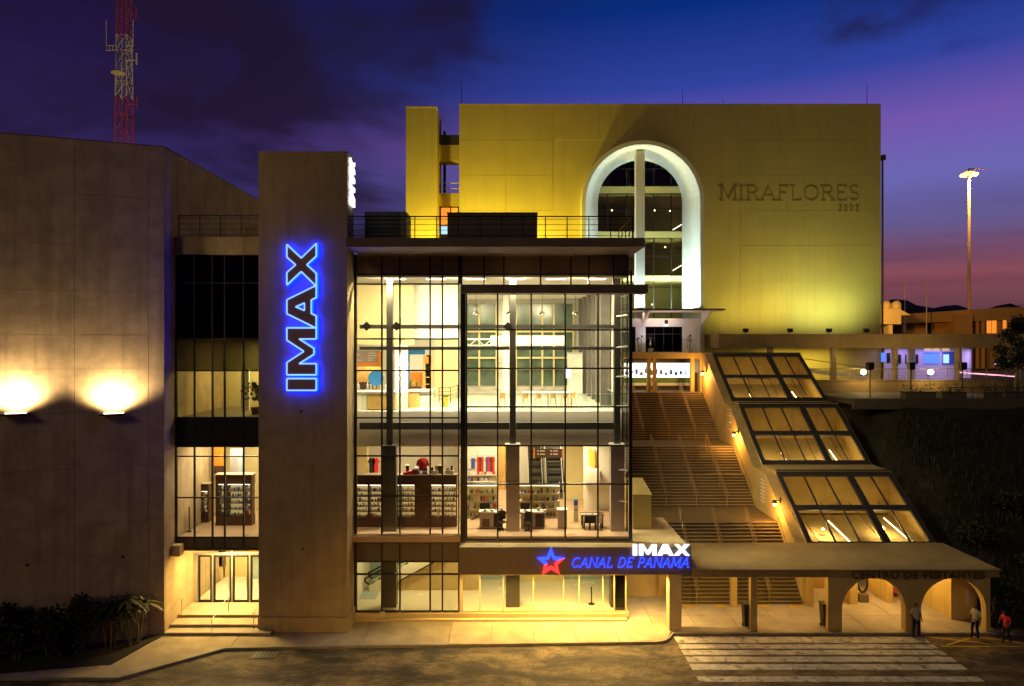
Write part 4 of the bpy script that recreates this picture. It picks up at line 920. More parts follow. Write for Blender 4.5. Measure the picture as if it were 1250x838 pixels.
cp = thing('canopy_post', 'broad orange-lit square post at the end of the sign canopy', 'post', (X(824,39.1),39.4,0)); bx('shaft', 'cream_render', cp, X(817,39.3), X(832,39.3), 39.3, 40.0, .02, CZ0-.002); bx('base_plate', 'cream_render', cp, X(817,39.3)-.05, X(832,39.3)+.05, 39.25, 40.05, 0, .018)
sh = thing('stair_box', 'olive box with sloping top on the canopy roof beside the glass', 'roof box', (X(783,43.5),43.5,CZ1))
xa, xb = X(771.5,43.2)+.05, X(795,43.2)
MB().prism([(43.2,CZ1-.03),(46.2,CZ1-.03),(46.2,Z(585,46.2)),(43.2,Z(605,43.2))], xa, xb, lambda a, b, d: (d, a, b)).build('wall', 'yellow_render', sh)  # yellow colour carries the light falling from the glass rooms
MB().hexa([(xa-.02,43.15,Z(605,43.2)+.003),(xb+.05,43.15,Z(605,43.2)+.003),(xb+.05,46.25,Z(585,46.2)+.003),(xa-.02,46.25,Z(585,46.2)+.003),(xa-.02,43.15,Z(605,43.2)+.07),(xb+.05,43.15,Z(605,43.2)+.07),(xb+.05,46.25,Z(585,46.2)+.07),(xa-.02,46.25,Z(585,46.2)+.07)]).build('cap', 'yellow_render', sh)
# passage beside the lobby
ps = thing('passage_wall', 'cream panel wall at the back of the passage under the canopy', 'wall', (9,44,0))
bx('wall', 'cream_render', ps, 7.35, X(804,44.6), 44.6, 44.8, 0, CZ0-.01); bx('door_leaf', 'cream_render', ps, 7.6, X(803,44.6)-.1, 44.56, 44.598, .04, 3.0); bx('jamb', 'stair_render', ps, X(804,44.5)+.01, X(813,44.5), 44.3, 44.8, 0, CZ0-.01)

# stroke lettering ---------------------------------------------------
def arc(cx, cy_, rx, ry, a0, a1, n_=10): return [(cx+rx*math.cos(R(a0+(a1-a0)*i/n_)), cy_+ry*math.sin(R(a0+(a1-a0)*i/n_))) for i in range(n_+1)]
GL = {'M': (1.08, [[(.10,0),(.14,1),(.54,.12),(.94,1),(.98,0)]], [(.10,0),(.98,0),(.09,1),(.99,1)]),
      'I': (.34, [[(.17,0),(.17,1)]], [(.17,0),(.17,1)]),
      'R': (.80, [[(.14,0),(.14,1),(.42,1)]+arc(.42,.75,.26,.25,90,-90)+[(.14,.5)], [(.42,.5),(.78,0)]], [(.14,0),(.10,1),(.74,0)]),
      'A': (.94, [[(.07,0),(.47,1),(.87,0)], [(.22,.34),(.72,.34)]], [(.07,0),(.87,0)]),
      'F': (.70, [[(.14,0),(.14,1),(.66,1),(.66,.88)], [(.14,.53),(.52,.53)]], [(.14,0)]),
      'L': (.70, [[(.14,1),(.14,0),(.66,0),(.66,.14)]], [(.14,1)]),
      'O': (1.0, [arc(.5,.5,.42,.5,0,360,22)], []),
      'E': (.72, [[(.66,.86),(.66,1),(.14,1),(.14,0),(.68,0),(.68,.14)], [(.14,.53),(.54,.53)]], []),
      'S': (.66, [arc(.33,.75,.24,.25,40,270,12)+arc(.33,.26,.26,.25,90,-150,12)], []),
      'C': (.90, [arc(.5,.5,.42,.5,45,315,18)], []),
      'N': (.96, [[(.12,0),(.12,1),(.84,0),(.84,1)]], [(.12,0),(.84,1),(.09,1)]),
      'D': (.92, [[(.14,0),(.14,1),(.38,1)]+arc(.38,.5,.44,.5,90,-90,14)+[(.14,0)]], []),
      'P': (.72, [[(.14,0),(.14,1),(.40,1)]+arc(.40,.73,.26,.27,90,-90)+[(.14,.46)]], [(.14,0)]),
      '2': (.6, [arc(.3,.72,.22,.26,160,-40,10)+[(.08,0),(.54,0)]], []), '0': (.62, [arc(.31,.5,.22,.5,0,360,18)], []), '3': (.6, [arc(.28,.75,.22,.24,150,-90,10)+arc(.28,.26,.24,.26,90,-150,10)], []), ' ': (.42, [], [])}
GL['\u00c1'] = (GL['A'][0], GL['A'][1]+[[(.50,1.10),(.66,1.30)]], GL['A'][2])
def word(txt, fn, wd, d0, d1, mat, parent, width, sp=.10, slant=0, serif=.2, name='letter'):
    tot = sum(GL[c][0]+sp for c in txt)-sp; x = 0
    for c in txt:
        gw, strokes, ser = GL[c]
        if strokes:
            m = MB()
            segs = [(a, b) for s_ in strokes for a, b in zip(s_, s_[1:])]+[((a-serif/2, b), (a+serif/2, b)) for a, b in ser]
            for k, (a, b) in enumerate(segs):
                a, b = Vector(a), Vector(b); dd = (b-a)
                if dd.length < 1e-5: continue
                dd.normalize(); nn = Vector((-dd.y, dd.x))*wd/2; a2, b2 = a-dd*wd*.3, b+dd*wd*.3
                ee = (k % 4)*.0015
                q = [a2-nn, b2-nn, b2+nn, a2+nn]; q = [((v.x+x+slant*v.y)/tot*width, v.y) for v in q]
                m.hexa([fn(u, v, d0+ee) for u, v in q]+[fn(u, v, d1+ee) for u, v in q])
            m.build(name, mat, parent)
        x += gw+sp
SYY = CY
sg3 = thing('canopy_sign', 'lit star emblem and blue and white lettering on the canopy', 'sign', (X(750,CY),CY-.1,Z(692,CY)))
hL = (692-680.5)*CY/S; wL = (840-697)*CY/S; x0 = X(697,CY); z0 = Z(692,CY)
word('CANAL DE PANAM\u00c1', lambda a, b, d: (x0+a, CY-d, z0+b*hL), .07, .06, .14, 'neon_text', sg3, wL, .10, .28, .16)
hI = (677.6-664)*CY/S; xi, zi = X(772,CY), Z(677.6,CY); kI = (841-772)*CY/S/5.20
place_im(lambda a, b, d: (xi+a*kI, CY-d, zi+b*hI), (.16,.06), .0, sg3, 'neon_white', None, 0, None, offsets=(0,.58,2.27,3.78))
# backing bar the white letters stand on
bx('letter_rail', 'dark_slab', sg3, xi, X(841,CY), CY-.05, CY-.01, zi-.06, zi-.01)
# hollow five-pointed star, blue above and red below
cxs, czs, Ro = X(672.5,CY), Z(686,CY), 18*CY/S
pt = lambda k, r: (cxs+r*math.sin(R(36*k)), czs+r*math.cos(R(36*k)))
outer = [pt(k, Ro if k % 2 == 0 else Ro*.46) for k in range(10)]; inner = [pt(k, Ro*.52 if k % 2 == 0 else Ro*.25) for k in range(10)]
for k in range(10):
    j = (k+1) % 10; q = [outer[k], outer[j], inner[j], inner[k]]
    up = k in (0, 1, 8, 9, 7)
    MB().prism(q, CY-.16, CY-.03, lambda a, b, d: (a, d, b)).build('star_segment', 'neon_text' if up else 'neon_red', sg3)
for k in range(5): MB().prism([(cxs-.02,czs+.02*k-.05),(cxs+.02,czs+.02*k-.05),(cxs+.02,czs+.02*k-.045),(cxs-.02,czs+.02*k-.045)], CY-.02, CY-.012, lambda a, b, d: (a, d, b)).build('stud', 'steel_light', sg3) if k == 0 else None

# ------------------------------------------------------------------ things on the pavilion roof
RZ = Z(290.5,37.3)
railing('dark railing along the front of the pavilion roof from the tower', -8.7, X(772,37.5), 37.5, RZ, 1.2, 13)
railing('short dark railing returning along the side of the pavilion roof', X(772,37.5)+.06, X(772,37.5)+.06, 37.56, RZ, 1.2, 4, y1=42.5)
u1 = thing('roof_unit', 'long brown plant enclosure on the pavilion roof', 'plant enclosure', (X(600,39.5),39.5,RZ))
for i in range(6):
    a = X(546,39)+(X(656,39)-X(546,39))*i/6; b = a+(X(656,39)-X(546,39))/6; bx('panel', 'unit_brown', u1, a+.006, b-.006, 39, 39.06, RZ, Z(261,39))
bx('frame', 'unit_dark', u1, X(546,39)+.01, X(656,39)-.01, 39.065, 41, RZ, Z(261,39)-.02); bx('cap', 'unit_dark', u1, X(545.5,39), X(656.5,39), 38.97, 41.03, Z(261,39)+.002, Z(259.5,39))
u2 = thing('roof_unit', 'black louvred cooling unit on the pavilion roof near the tower', 'cooling unit', (X(470,42),42,RZ))
a, b = X(445,42), X(496,42); bx('casing', 'unit_dark', u2, a, b, 42.05, 44, RZ, Z(258.5,42))
for i in range(9): zz_ = RZ+.1+i*(Z(258.5,42)-RZ-.15)/9; bx('louvre', 'black', u2, a+.06, b-.4, 42.0, 42.045, zz_, zz_+.1)
bx('end_panel', 'unit_brown', u2, b-.36, b-.02, 42.0, 42.045, RZ+.05, Z(259.5,42))
# ------------------------------------------------------------------ clutter inside
r3 = random.Random(77)
for k, (px, lb) in enumerate(((598,'white papers and boxes on the first cash desk'),(652,'white papers and boxes on the second cash desk'))):
    g = thing('desk_clutter', lb, 'boxes', (X(px,42.5),42.5,F1+1.032))
    for i in range(6):
        xx_ = X(px,42.5)+r3.uniform(-.1,.7); yy_ = r3.uniform(42.3,42.7); h_ = r3.uniform(.03,.22); bx('box', r3.choice(['goods_white','goods_white','goods_gold','blue_grey_wall','black']), g, xx_, xx_+r3.uniform(.08,.2), yy_, yy_+.15, F1+1.032+.001*i, F1+1.034+h_)
for k in range(6):
    x = -6.8+2.3*k; p = thing('pendant_lamp', ['first','second','third','fourth','fifth','sixth'][k]+' pendant lamp over the cafe counted from the tower', 'pendant lamp', (x,47.5,18.6), 'cafe pendant lamps')
    MB().tube((x,47.5,18.75), (x,47.5,20.58), .012, n=4).build('cord', 'black', p); MB().lathe([(.03,.2),(.10,.16),(.26,0),(.24,0),(.09,.13),(0,.15)], (x,47.5,18.6), 14).build('shade', 'black', p); MB().lathe([(0,-.02),(.08,.02),(.06,.1),(0,.12)], (x,47.5,18.6), 8).build('bulb', 'lamp_warm', p)
ws = thing('wall_shelf', 'white wall shelf with caps below the clothes rail', 'shelf', (X(590,53),53,6.5))
for i, py in enumerate((581,589)): bx('board', 'goods_white', ws, X(569,53.3), X(605,53.3), 53.3, 53.85, Z(py,53.3), Z(py-1,53.3)); goods(ws, X(570,53.3), X(604,53.3), 53.45, [Z(py-1,53.3)+.005], 300+i, (3,1,0,2,4,2), .28, .2)
for k, (px, mt, lb) in enumerate(((573,'goods_white','white shirt on the shop wall next to the glass box frame'),(577.5,'blue_cloth','blue shirt on the shop wall next to the white one'))): garment(lb, px, 53.8, Z(572,53.8), .3, .8, mt)
for k, px in enumerate((482,497,508,527,536)):
    g = thing('shelf_box', ['first','second','third','fourth','fifth'][k]+' small box on top of the display cases after the steel column', 'box', (X(px,42.9),42.9,zz1), 'boxes on the display cases'); w_ = r3.uniform(.08,.16); h_ = r3.uniform(.2,.5); bx('carton', r3.choice(['goods_white','goods_gold','goods_blue','dark_wood']), g, X(px,42.9)-w_, X(px,42.9)+w_, 42.95, 43.15, zz1, zz1+h_); bx('carton_lid', 'goods_white', g, X(px,42.9)-w_-.01, X(px,42.9)+w_+.01, 42.94, 43.16, zz1+h_+.001, zz1+h_+.03)
for k, px in enumerate((712,719,727)):
    bk = thing('open_book', ['first','middle','last'][k]+' pale leaflet lying on the dark reading table', 'leaflet', (X(px,42.8),42.8,F1+.792)); bx('page', 'goods_white', bk, X(px,42.8)-.16, X(px,42.8)+.0, 42.6, 42.85, F1+.792, F1+.802); bx('page', 'goods_white', bk, X(px,42.8)+.002, X(px,42.8)+.16, 42.6, 42.85, F1+.792, F1+.800)
wa = thing('water_cooler', 'blue-topped water cooler beside the reading table', 'water cooler', (X(703,44),44,F1)); bx('body', 'goods_white', wa, X(700.5,44), X(706,44), 44, 44.35, F1, F1+1.0); MB().lathe([(0,0),(.14,0),(.14,.35),(.05,.42),(0,.42)], (X(703.2,44),44.17,F1+1.002), 12).build('bottle', 'goods_blue', wa); bx('tap', 'black', wa, X(703.2,44)-.05, X(703.2,44)+.05, 43.95, 43.998, F1+.7, F1+.78)
# ================================================================== MUSEUM BLOCK with the great arch
UY = 72.0
mus = thing('museum_building', 'huge plain yellow block with a tall white arch', 'building', (17,80,12))
MX0, MX1, MZ = X(560.5,UY), X(1075,UY), Z(128.5,UY)
ACX, AR, ASZ = X(785,70.8), 6.37, Z(171.5,70.8)-6.37
def arch(cx, r, zs, zb, n_=28): return [(cx-r, zb)]+[(cx+r*math.cos(math.pi-math.pi*i/n_), zs+r*math.sin(math.pi-math.pi*i/n_)) for i in range(n_+1)]+[(cx+r, zb)]
vert = lambda a, b, d: (a, d, b)
MB().prism([(MX0,11.6),(MX1,11.6),(MX1,MZ),(MX0,MZ)], UY, UY+.4, vert, [arch(ACX, AR-.15, ASZ, 15.3)]).build('front_wall', 'yellow_render', mus)
for i in range(9):
    for j in range(8):
        xa, xb = MX0+(MX1-MX0)*i/9, MX0+(MX1-MX0)*(i+1)/9; za_, zb_ = 12+(MZ-12)*j/8, 12+(MZ-12)*(j+1)/8
        if xb > ACX-AR-.1 and xa < ACX+AR+.1 and za_ < ASZ+AR+.1: continue
        bx('wall_panel', 'yellow_render', mus, xa+(.02 if i else 0), xb-(.02 if i < 8 else 0), UY-.025, UY-.001, za_+.02, zb_-(.02 if j < 7 else 0))
bx('side_wall', 'yellow_render', mus, MX1-.4, MX1, UY+.41, 100, 11.6, MZ); bx('side_wall', 'yellow_render', mus, MX0, MX0+.4, UY+.41, 100, 11.6, MZ)
bx('roof', 'unit_brown', mus, MX0+.41, MX1-.41, UY+.41, 100, MZ-1.2, MZ-.9)
bx('coping', 'yellow_render', mus, MX0-.03, MX1+.03, UY-.04, UY+.45, MZ+.002, MZ+.12)
# projecting white arch surround and splayed reveal
MB().prism(arch(ACX, AR, ASZ, 15.7), 70.8, UY-.005, vert, [arch(ACX, AR-.42, ASZ, 15.75)]).build('arch_surround', 'white_render', mus)
o_, i_ = arch(ACX, AR-.44, ASZ, 15.7), arch(X(781.5,73.4), 4.55, Z(196,73.4)-4.55, 15.7)
m = MB()
for k in range(len(o_)-1):
    a, b, c, d = o_[k], o_[k+1], i_[k+1], i_[k]
    m.hexa([(a[0],71.0,a[1]),(b[0],71.0,b[1]),(c[0],73.4,c[1]),(d[0],73.4,d[1]),(a[0],71.25,a[1]*1.0+.05),(b[0],71.25,b[1]+.05),(c[0],73.6,c[1]+.05),(d[0],73.6,d[1]+.05)])
m.build('arch_reveal', 'white_render', mus)
bx('arch_pier', 'white_render', mus, X(776.5,71.6), X(787,71.6), 71.6, 72.5, 15.6, ASZ+AR-.9)
WY = 73.65
icx, ir, isz = X(781.5,WY), 4.7, Z(196,WY)-4.6
wn = bx('window_wall', 'bronze', mus, icx-.05, icx+.05, WY+.02, WY+.14, 15.7, isz+ir)
bands = [(228,236),(283,290.5),(337,343.5)]
for a, b in bands: bx('floor_band', 'band_render', mus, icx-ir, icx+ir, WY-.05, WY+.3, Z(b,WY), Z(a,WY))
wc = [X(p,WY) for p in (728,742,765,776)]+[X(p,WY) for p in (787,798,819.5,833.5)]
zl = [(15.7,Z(380,WY)),(Z(380,WY),Z(343.5,WY)),(Z(337,WY),Z(313,WY)),(Z(313,WY),Z(290.5,WY)),(Z(283,WY),Z(258,WY)),(Z(258,WY),Z(236,WY)),(Z(228,WY),Z(206,WY))]
for z0, z1 in zl:
    for a, b in zip(wc, wc[1:]):
        if a == wc[3]: continue
        bx('pane', 'museum_glass', wn, a+.05, b-.05, WY+.06, WY+.08, z0+.05, z1-.05)
    for a in wc: bx('mullion', 'bronze', wn, a-.05, a+.05, WY, WY+.15, z0+.001, z1-.001)
    for a, b in zip(wc, wc[1:]): bx('transom', 'bronze', wn, a+.051, b-.051, WY+.01, WY+.14, z1-.055, z1-.002)
bx('fanlight', 'museum_glass', wn, icx-2.9, icx+2.9, WY+.06, WY+.08, Z(206,WY), isz+ir)
bx('rear_wall', 'ochre_wall', mus, 7, 21, 82, 82.3, 11.6, 37.5)
for z in (Z(343.5,WY),Z(290.5,WY),Z(236,WY)): bx('inner_floor', 'cream_render', mus, 7, 21, WY+.31, 81.9, z-.1, z+.5)
for s_ in (7.0, 20.8): bx('inner_wall', 'ochre_wall', mus, s_, s_+.2, WY+.32, 81.9, 11.6, 37.4)
for k, (px, py) in enumerate(((747,257),(804,243),(799,257),(818,258),(796,372),(765,349),(812,302))):
    zz_ = Z(py,77); MB().lathe([(0,-.09),(.09,0),(0,.09)], (X(px,77),77,zz_), 8).build('interior_lamp', 'lamp_warm', mus)
for z, p in ((Z(283,WY)-.6,70),(Z(228,WY)-.6,60),(Z(337,WY)-.6,80)):
    lamp('AREA', 'museum_light', (16.0,77.5,z), p*20, (1,.76,.28), 3, 1)
for k, py in enumerate((280,300,330)):
    MB().path([(X(820,80)+.0,79.5,Z(py,79)), (X(840,80),79.5,Z(py-12,79))], .05, 5).build('stair_light', 'lamp_white', mus)
# rain pipe and roof rods
MB().tube((MX1+.14,UY-.1,12), (MX1+.14,UY-.1,Z(195,UY)), .1, n=8).build('rain_pipe', 'unit_dark', mus); bx('hopper', 'unit_dark', mus, MX1+.005, MX1+.4, UY-.3, UY+.1, Z(196,UY), Z(190,UY))
for px, py in ((563,97),(760,122),(835,108),(885,118),(1062,99)): MB().tube((X(px,UY),UY+.6,MZ-.9), (X(px,UY),UY+.6,Z(py,UY)), .045, .02, 5).build('lightning_rod', 'unit_dark', mus)
bx('roof_hatch', 'unit_brown', mus, X(690,UY+.8), X(735,UY+.8), UY+.8, UY+3, MZ-.9, MZ+.22)
# wall lettering
ml = thing('wall_lettering', 'thin serif name and year lettering on the yellow block', 'lettering', (X(963,UY),UY,Z(245,UY)))
xw, zw, hw_, ww = X(879,UY), Z(245,UY), (245-227.5)*UY/S, (1048.5-879)*UY/S
word('MIRAFLORES', lambda a, b, d: (xw+a, UY-.026-d, zw+b*hw_),   .07, .005, .05, 'letter_dark', ml, ww, .12, 0, .26)
xw2, zw2, hw2, ww2 = X(1023,UY), Z(258.5,UY), (258.5-251)*UY/S, (1048-1023)*UY/S
word('2003', lambda a, b, d: (xw2+a, UY-.026-d, zw2+b*hw2), .15, .005, .05, 'letter_dark', ml, ww2, .35)

# service tower with its bridges
stw = thing('service_tower', 'slender yellow tower standing beside the museum block', 'tower', (X(514,UY),UY,12))
sx0, sx1 = X(495.5,UY), X(532.5,UY); stz = Z(131.5,UY)
bx('shaft', 'yellow_render', stw, sx0, sx1, UY, 77.5, 11.6, stz); bx('coping', 'yellow_render', stw, sx0-.04, sx1+.04, UY-.04, 77.54, stz+.002, stz+.12)
br = thing('link_bridges', 'stacked concrete bridges linking the yellow tower to the block', 'bridge', (X(549,75),75,20))
for k, (pa, pb_) in enumerate(((165,175.5),(177,196),(236,252))): bx('bridge_slab', ('unit_dark','yellow_render','yellow_render')[k], br, sx1+.02, MX0-.02, 75.0, 77.0, Z(pb_,75), Z(pa,75))
for py in (223.5,230): MB().tube((sx1+.02,75.1,Z(py,75)), (MX0-.02,75.1,Z(py,75)), .05, n=5).build('bridge_rail', 'rail_steel', br)
bx('window_frame', 'unit_dark', br, sx1+.03, MX0-.03, 75.2, 75.3, Z(300,75), Z(252.5,75))
for k, (pa, pb_, ya_, yb_, mt) in enumerate(((538.5,549.5,254,275,'window_orange'),(551,558.5,254,275,'window_orange'),(538.5,549.5,276.5,286,'screen_cyan'))): bx('lit_pane', mt, br, X(pa,75.1), X(pb_,75.1), 75.1, 75.19, Z(yb_,75.1), Z(ya_,75.1))
bx('rear_column', 'unit_dark', br, X(541,79), X(544,79), 79, 79.5, 11.6, Z(160,79))

# ------------------------------------------------------------------ museum entrance: canopy, white front, terrace
ent = thing('museum_entrance', 'white rendered entrance front below the great arch', 'entrance', (16,69,15.6))
EY = 69.0; ex0, ex1 = 7.4, X(855,EY)
dwn = [(X(788,EY),15.62),(X(833,EY),15.62),(X(833,EY),Z(399,EY)),(X(788,EY),Z(399,EY))]
d2 = [(X(760,EY),15.62),(X(776,EY),15.62),(X(776,EY),Z(399,EY)),(X(760,EY),Z(399,EY))]
MB().prism([(ex0,15.6),(ex1,15.6),(ex1,Z(389,EY)),(ex0,Z(389,EY))], EY, EY+.3, vert, [dwn, d2]).build('front_wall', 'white_render', ent)
for q in (dwn, d2):
    xa, xb, zb = q[0][0], q[1][0], q[2][1]
    gl_ = bx('glazing', 'dark_glass', ent, xa+.06, xb-.06, EY+.12, EY+.14, 15.66, zb-.06)
    n_ = 4 if xb-xa > 2 else 2
    for i in range(n_+1): xx_ = xa+.03+(xb-xa-.06)*i/n_; bx('mullion', 'bronze', gl_, xx_-.03, xx_+.03, EY+.08, EY+.18, 15.64, zb-.02)
    bx('transom', 'bronze', gl_, xa+.07, xb-.07, EY+.09, EY+.17, 17.4, 17.48)
bx('side_wall', 'white_render', ent, ex1-.3, ex1, EY+.31, UY-.05, 15.6, Z(389,EY))
bx('wall_lamp', 'black', ent, X(813,EY)-.14, X(813,EY)+.14, EY-.25, EY-.01, Z(396,EY), Z(391,EY)); bx('lamp_lens', 'lamp_white', ent, X(813,EY)-.1, X(813,EY)+.1, EY-.22, EY-.05, Z(397.5,EY), Z(396.2,EY))
bx('back_room', 'dark_wood', ent, ex0, ex1, 71.6, 71.8, 15.6, 19)
ecan = thing('entrance_canopy', 'thin dark-edged canopy with lilac lit underside below the arch', 'canopy', (15,67,19.5))
cz = Z(377,65.6)
bx('roof_plate', 'bronze', ecan, 7.4, X(886,65.6), 65.6, 70.7, cz-.12, cz)
bx('soffit', 'white_render', ecan, 7.45, X(884,65.6), 65.7, 70.6, cz-.2, cz-.125)
for px in (790,864):
    x = X(px,67); MB().prism([(65.75,cz-.21),(68.9,cz-.21),(68.9,cz-1.5)], x-.12, x+.12, lambda a, b, d: (d, a, b)).build('bracket', 'white_render', ecan)
lamp('AREA', 'entrance_canopy_light', (15.0,67.6,16.4), 60, (.86,.78,1), 3.0, .3, rot=(R(180),0,0))
lamp('AREA', 'entrance_door_light', (15.0,68.2,cz-.3), 60, (1,.72,.50), 4.0, .3)
ter = thing('upper_terrace', 'cream concrete terrace beam spanning the head of the stairs', 'terrace', (13,66,15))
bx('beam', 'stair_render', ter, 7.3, X(868,65.95), 65.95, 66.6, Z(438,65.95), 15.6); bx('deck', 'pavement', ter, 7.3, 20.6, 66.61, UY-.06, 15.3, 15.595)
for px in (792,799,845,856.5): bx('column', 'stair_render', ter, X(px,66.2)-.17, X(px,66.2)+.17, 66.05, 66.45, 11.8, Z(438,65.95)-.002)
kio = thing('kiosk_front', 'glowing shop window with product panel at the head of the stairs', 'shop window', (X(806,69),69,11.8))
bx('lightbox', 'lightbox', kio, X(762,69), X(843,69), 69.0, 69.1, Z(461,69), Z(443.5,69)); bx('counter', 'goods_green', kio, X(762,68.9), X(843,68.9), 68.85, 69.1, Z(467.5,68.9), Z(461.2,68.9)); bx('stripe', 'goods_white', kio, X(762,68.8), X(843,68.8), 68.75, 69.1, Z(471,68.8), Z(467.7,68.8)); bx('base', 'unit_dark', kio, X(762,68.9), X(843,68.9), 68.85, 69.1, 11.8, Z(471.2,68.9)); bx('header', 'unit_dark', kio, X(762,68.9), X(843,68.9), 68.85, 69.1, Z(443.3,68.9), 15.0)
r2 = random.Random(4)
for k in range(13):
    px = 765+6*k; h_ = r2.uniform(.35,.75); mt = r2.choice(['goods_blue','goods_green','goods_blue','screen_cyan']); x = X(px,68.8)
    MB().lathe([(0,0),(r2.uniform(.1,.2),0),(.16,h_*.6),(.05,h_*.8),(.05,h_),(0,h_)], (x,68.8,Z(459.5,68.8)+r2.uniform(0,.35)), 8).build('bottle', mt, kio)
bx('end_wall', 'stair_render', kio, X(846,69), 18.9, 69.0, 69.2, 11.8, 15.2)
lamp('AREA', 'kiosk_light', (13,67.6,14.9), 170, (1,.66,.28), 6, .4)
bd = thing('black_cabinet', 'black cabinet beside the glowing shop window', 'cabinet', (X(850,67.5),67.5,11.8)); bx('body', 'black', bd, X(847,67.5), X(853.5,67.5), 67.5, 68.1, 11.8, 13.6); bx('door', 'unit_dark', bd, X(847.4,67.5), X(853.1,67.5), 67.47, 67.497, 11.9, 13.5)

# ================================================================== GRAND STAIRCASE
SX0, SX1 = 7.55, 18.75
gs = thing('grand_staircase', 'wide brown staircase climbing in three flights to the museum', 'staircase', (13,44,0))
def flight(y0, z0, y1, z1, n_, wide=None, SX0=SX0):
    tot = n_+(2 if wide is not None else 0); run = (y1-y0)/tot; y = y0; rise = (z1-z0)/n_
    for i in range(n_):
        d = run*(3 if i == wide else 1); t = z0+rise*(i+1)
        bx('step', 'stair_tread', gs, SX0, SX1, y, y+d+.02, t-rise-.06, t); bx('nosing', 'stone_step', gs, SX0+.01, SX1-.01, y-.025, y-.001, t-.05, t-.002)  # pale strips put the lit tread edges into the colour
        y += d
flight(43.4, 0, 47.6, 4.16, 22, SX0=10.25); bx('landing', 'stair_tread', gs, SX0, SX1, 47.6, 51.75, 3.9, 4.157)
flight(51.75, 4.16, 57.0, 8.0, 21, wide=10); bx('landing', 'stair_tread', gs, SX0, SX1, 57.0, 60.4, 7.7, 7.997)
flight(60.4, 8.0, 65.8, 11.8, 21); bx('landing', 'stair_tread', gs, SX0, SX1, 65.8, 72, 11.5, 11.797)
for y, z in ((44.2,.02),(52.5,3.8),(61,7.6)): pass
for k, x in enumerate((9.65,11.95,14.25,16.55)):
    nm = ['nearest the glass pavilion','second from the pavilion','third from the pavilion','nearest the skylight wall'][k]
    for j, (ya_, za_, yb_, zb_, fl) in enumerate(((43.2,.02,47.7,4.17,'lowest'),(51.5,4.17,57.1,8.0,'middle'),(60.2,8.0,65.9,11.8,'top'))):
        if k == 0: continue
        t = rail('stair_handrail', f'double handrail on the {fl} flight, {nm}', [(x,ya_,za_),(x,yb_,zb_)], .028, .95, 'rail_steel', group='handrails of the grand staircase', posts=[(x,ya_+(yb_-ya_)*u,za_+(zb_-za_)*u) for u in (.01,.33,.66,.99)])
        MB().tube((x+.12,ya_,za_+.95), (x+.12,yb_,zb_+.95), .028, n=6).build('top_rail', 'rail_steel', t)
        MB().tube((x+.06,ya_,za_+.5), (x+.06,yb_,zb_+.5), .02, n=5).build('mid_rail', 'rail_steel', t)
# parapet wall between stair and skylight
mods = [((65.0,15.5),(59.3,11.5)), ((57.6,11.4),(52.2,7.25)), ((49.6,7.2),(44.1,3.38))]
pw = thing('stair_wall', 'tall yellow stepped wall between the staircase and the skylights', 'wall', (19,55,0))
prof = [(66.0,15.58),(65.0,15.5),(59.3,11.5),(58.9,11.3),(57.9,11.3),(57.6,11.2),(52.2,7.1),(51.7,7.05),(49.9,7.05),(49.6,6.95),(44.1,3.2),(43.45,3.2),(43.45,0),(66.0,0)]
MB().prism(prof, 18.76, 19.46, lambda a, b, d: (d, a, b)).build('wall', 'stair_render', pw)
bx('end_wall', 'stair_render', pw, 18.76, 21.0, 66.01, 68.9, 11.8, 15.58)
for j, (ya_, za_, yb_, zb_) in enumerate(((44.0,.6,47.7,4.2),(52.2,4.6,57.1,8.1),(60.6,8.2,65.6,11.9))):
    MB().tube((18.66,ya_,za_+.85), (18.66,yb_,zb_+.85), .03, n=6).build('wall_rail', 'rail_steel', pw)
for (y, z) in ((57.9,9.3),(50.2,4.9)):
    for i in range(7): bx('louvre_bar', 'goods_white', pw, 18.70, 18.758, y-.4, y+.35, z+.26*i, z+.26*i+.09)
    bx('louvre_recess', 'stair_render', pw, 18.74, 18.759, y-.5, y+.45, z-.15, z-.02)
for k, (px, py) in enumerate(((866,457),(905,532),(956,616.5))):
    x = 18.76; y = x*S/(px-3-VX); z = Z(py,y)
    s = thing('wall_sconce', ['lit wall sconce on the top stretch of the stair wall','lit wall sconce on the middle stretch of the stair wall','lit wall sconce on the lowest stretch of the stair wall'][k], 'wall lamp', (x,y,z), 'sconces on the stair wall')
    bx('arm', 'unit_dark', s, x-.45, x-.005, y-.04, y+.04, z+.28, z+.34); bx('backplate', 'unit_dark', s, x-.05, x-.004, y-.12, y+.12, z+.12, z+.5)
    MB().lathe([(0,.34),(.13,.32),(.17,.12),(.15,.12),(.1,.28),(0,.3)], (x-.42,y,z), 10).build('hood', 'unit_dark', s)
    MB().lathe([(0,-.08),(.09,-.02),(.10,.08),(0,.16)], (x-.42,y,z), 10).build('bulb', 'lamp_small', s)
    lamp('POINT', 'sconce_light', (x-.6,y-.05,z-.15), 430, (1,.46,.08), .1)

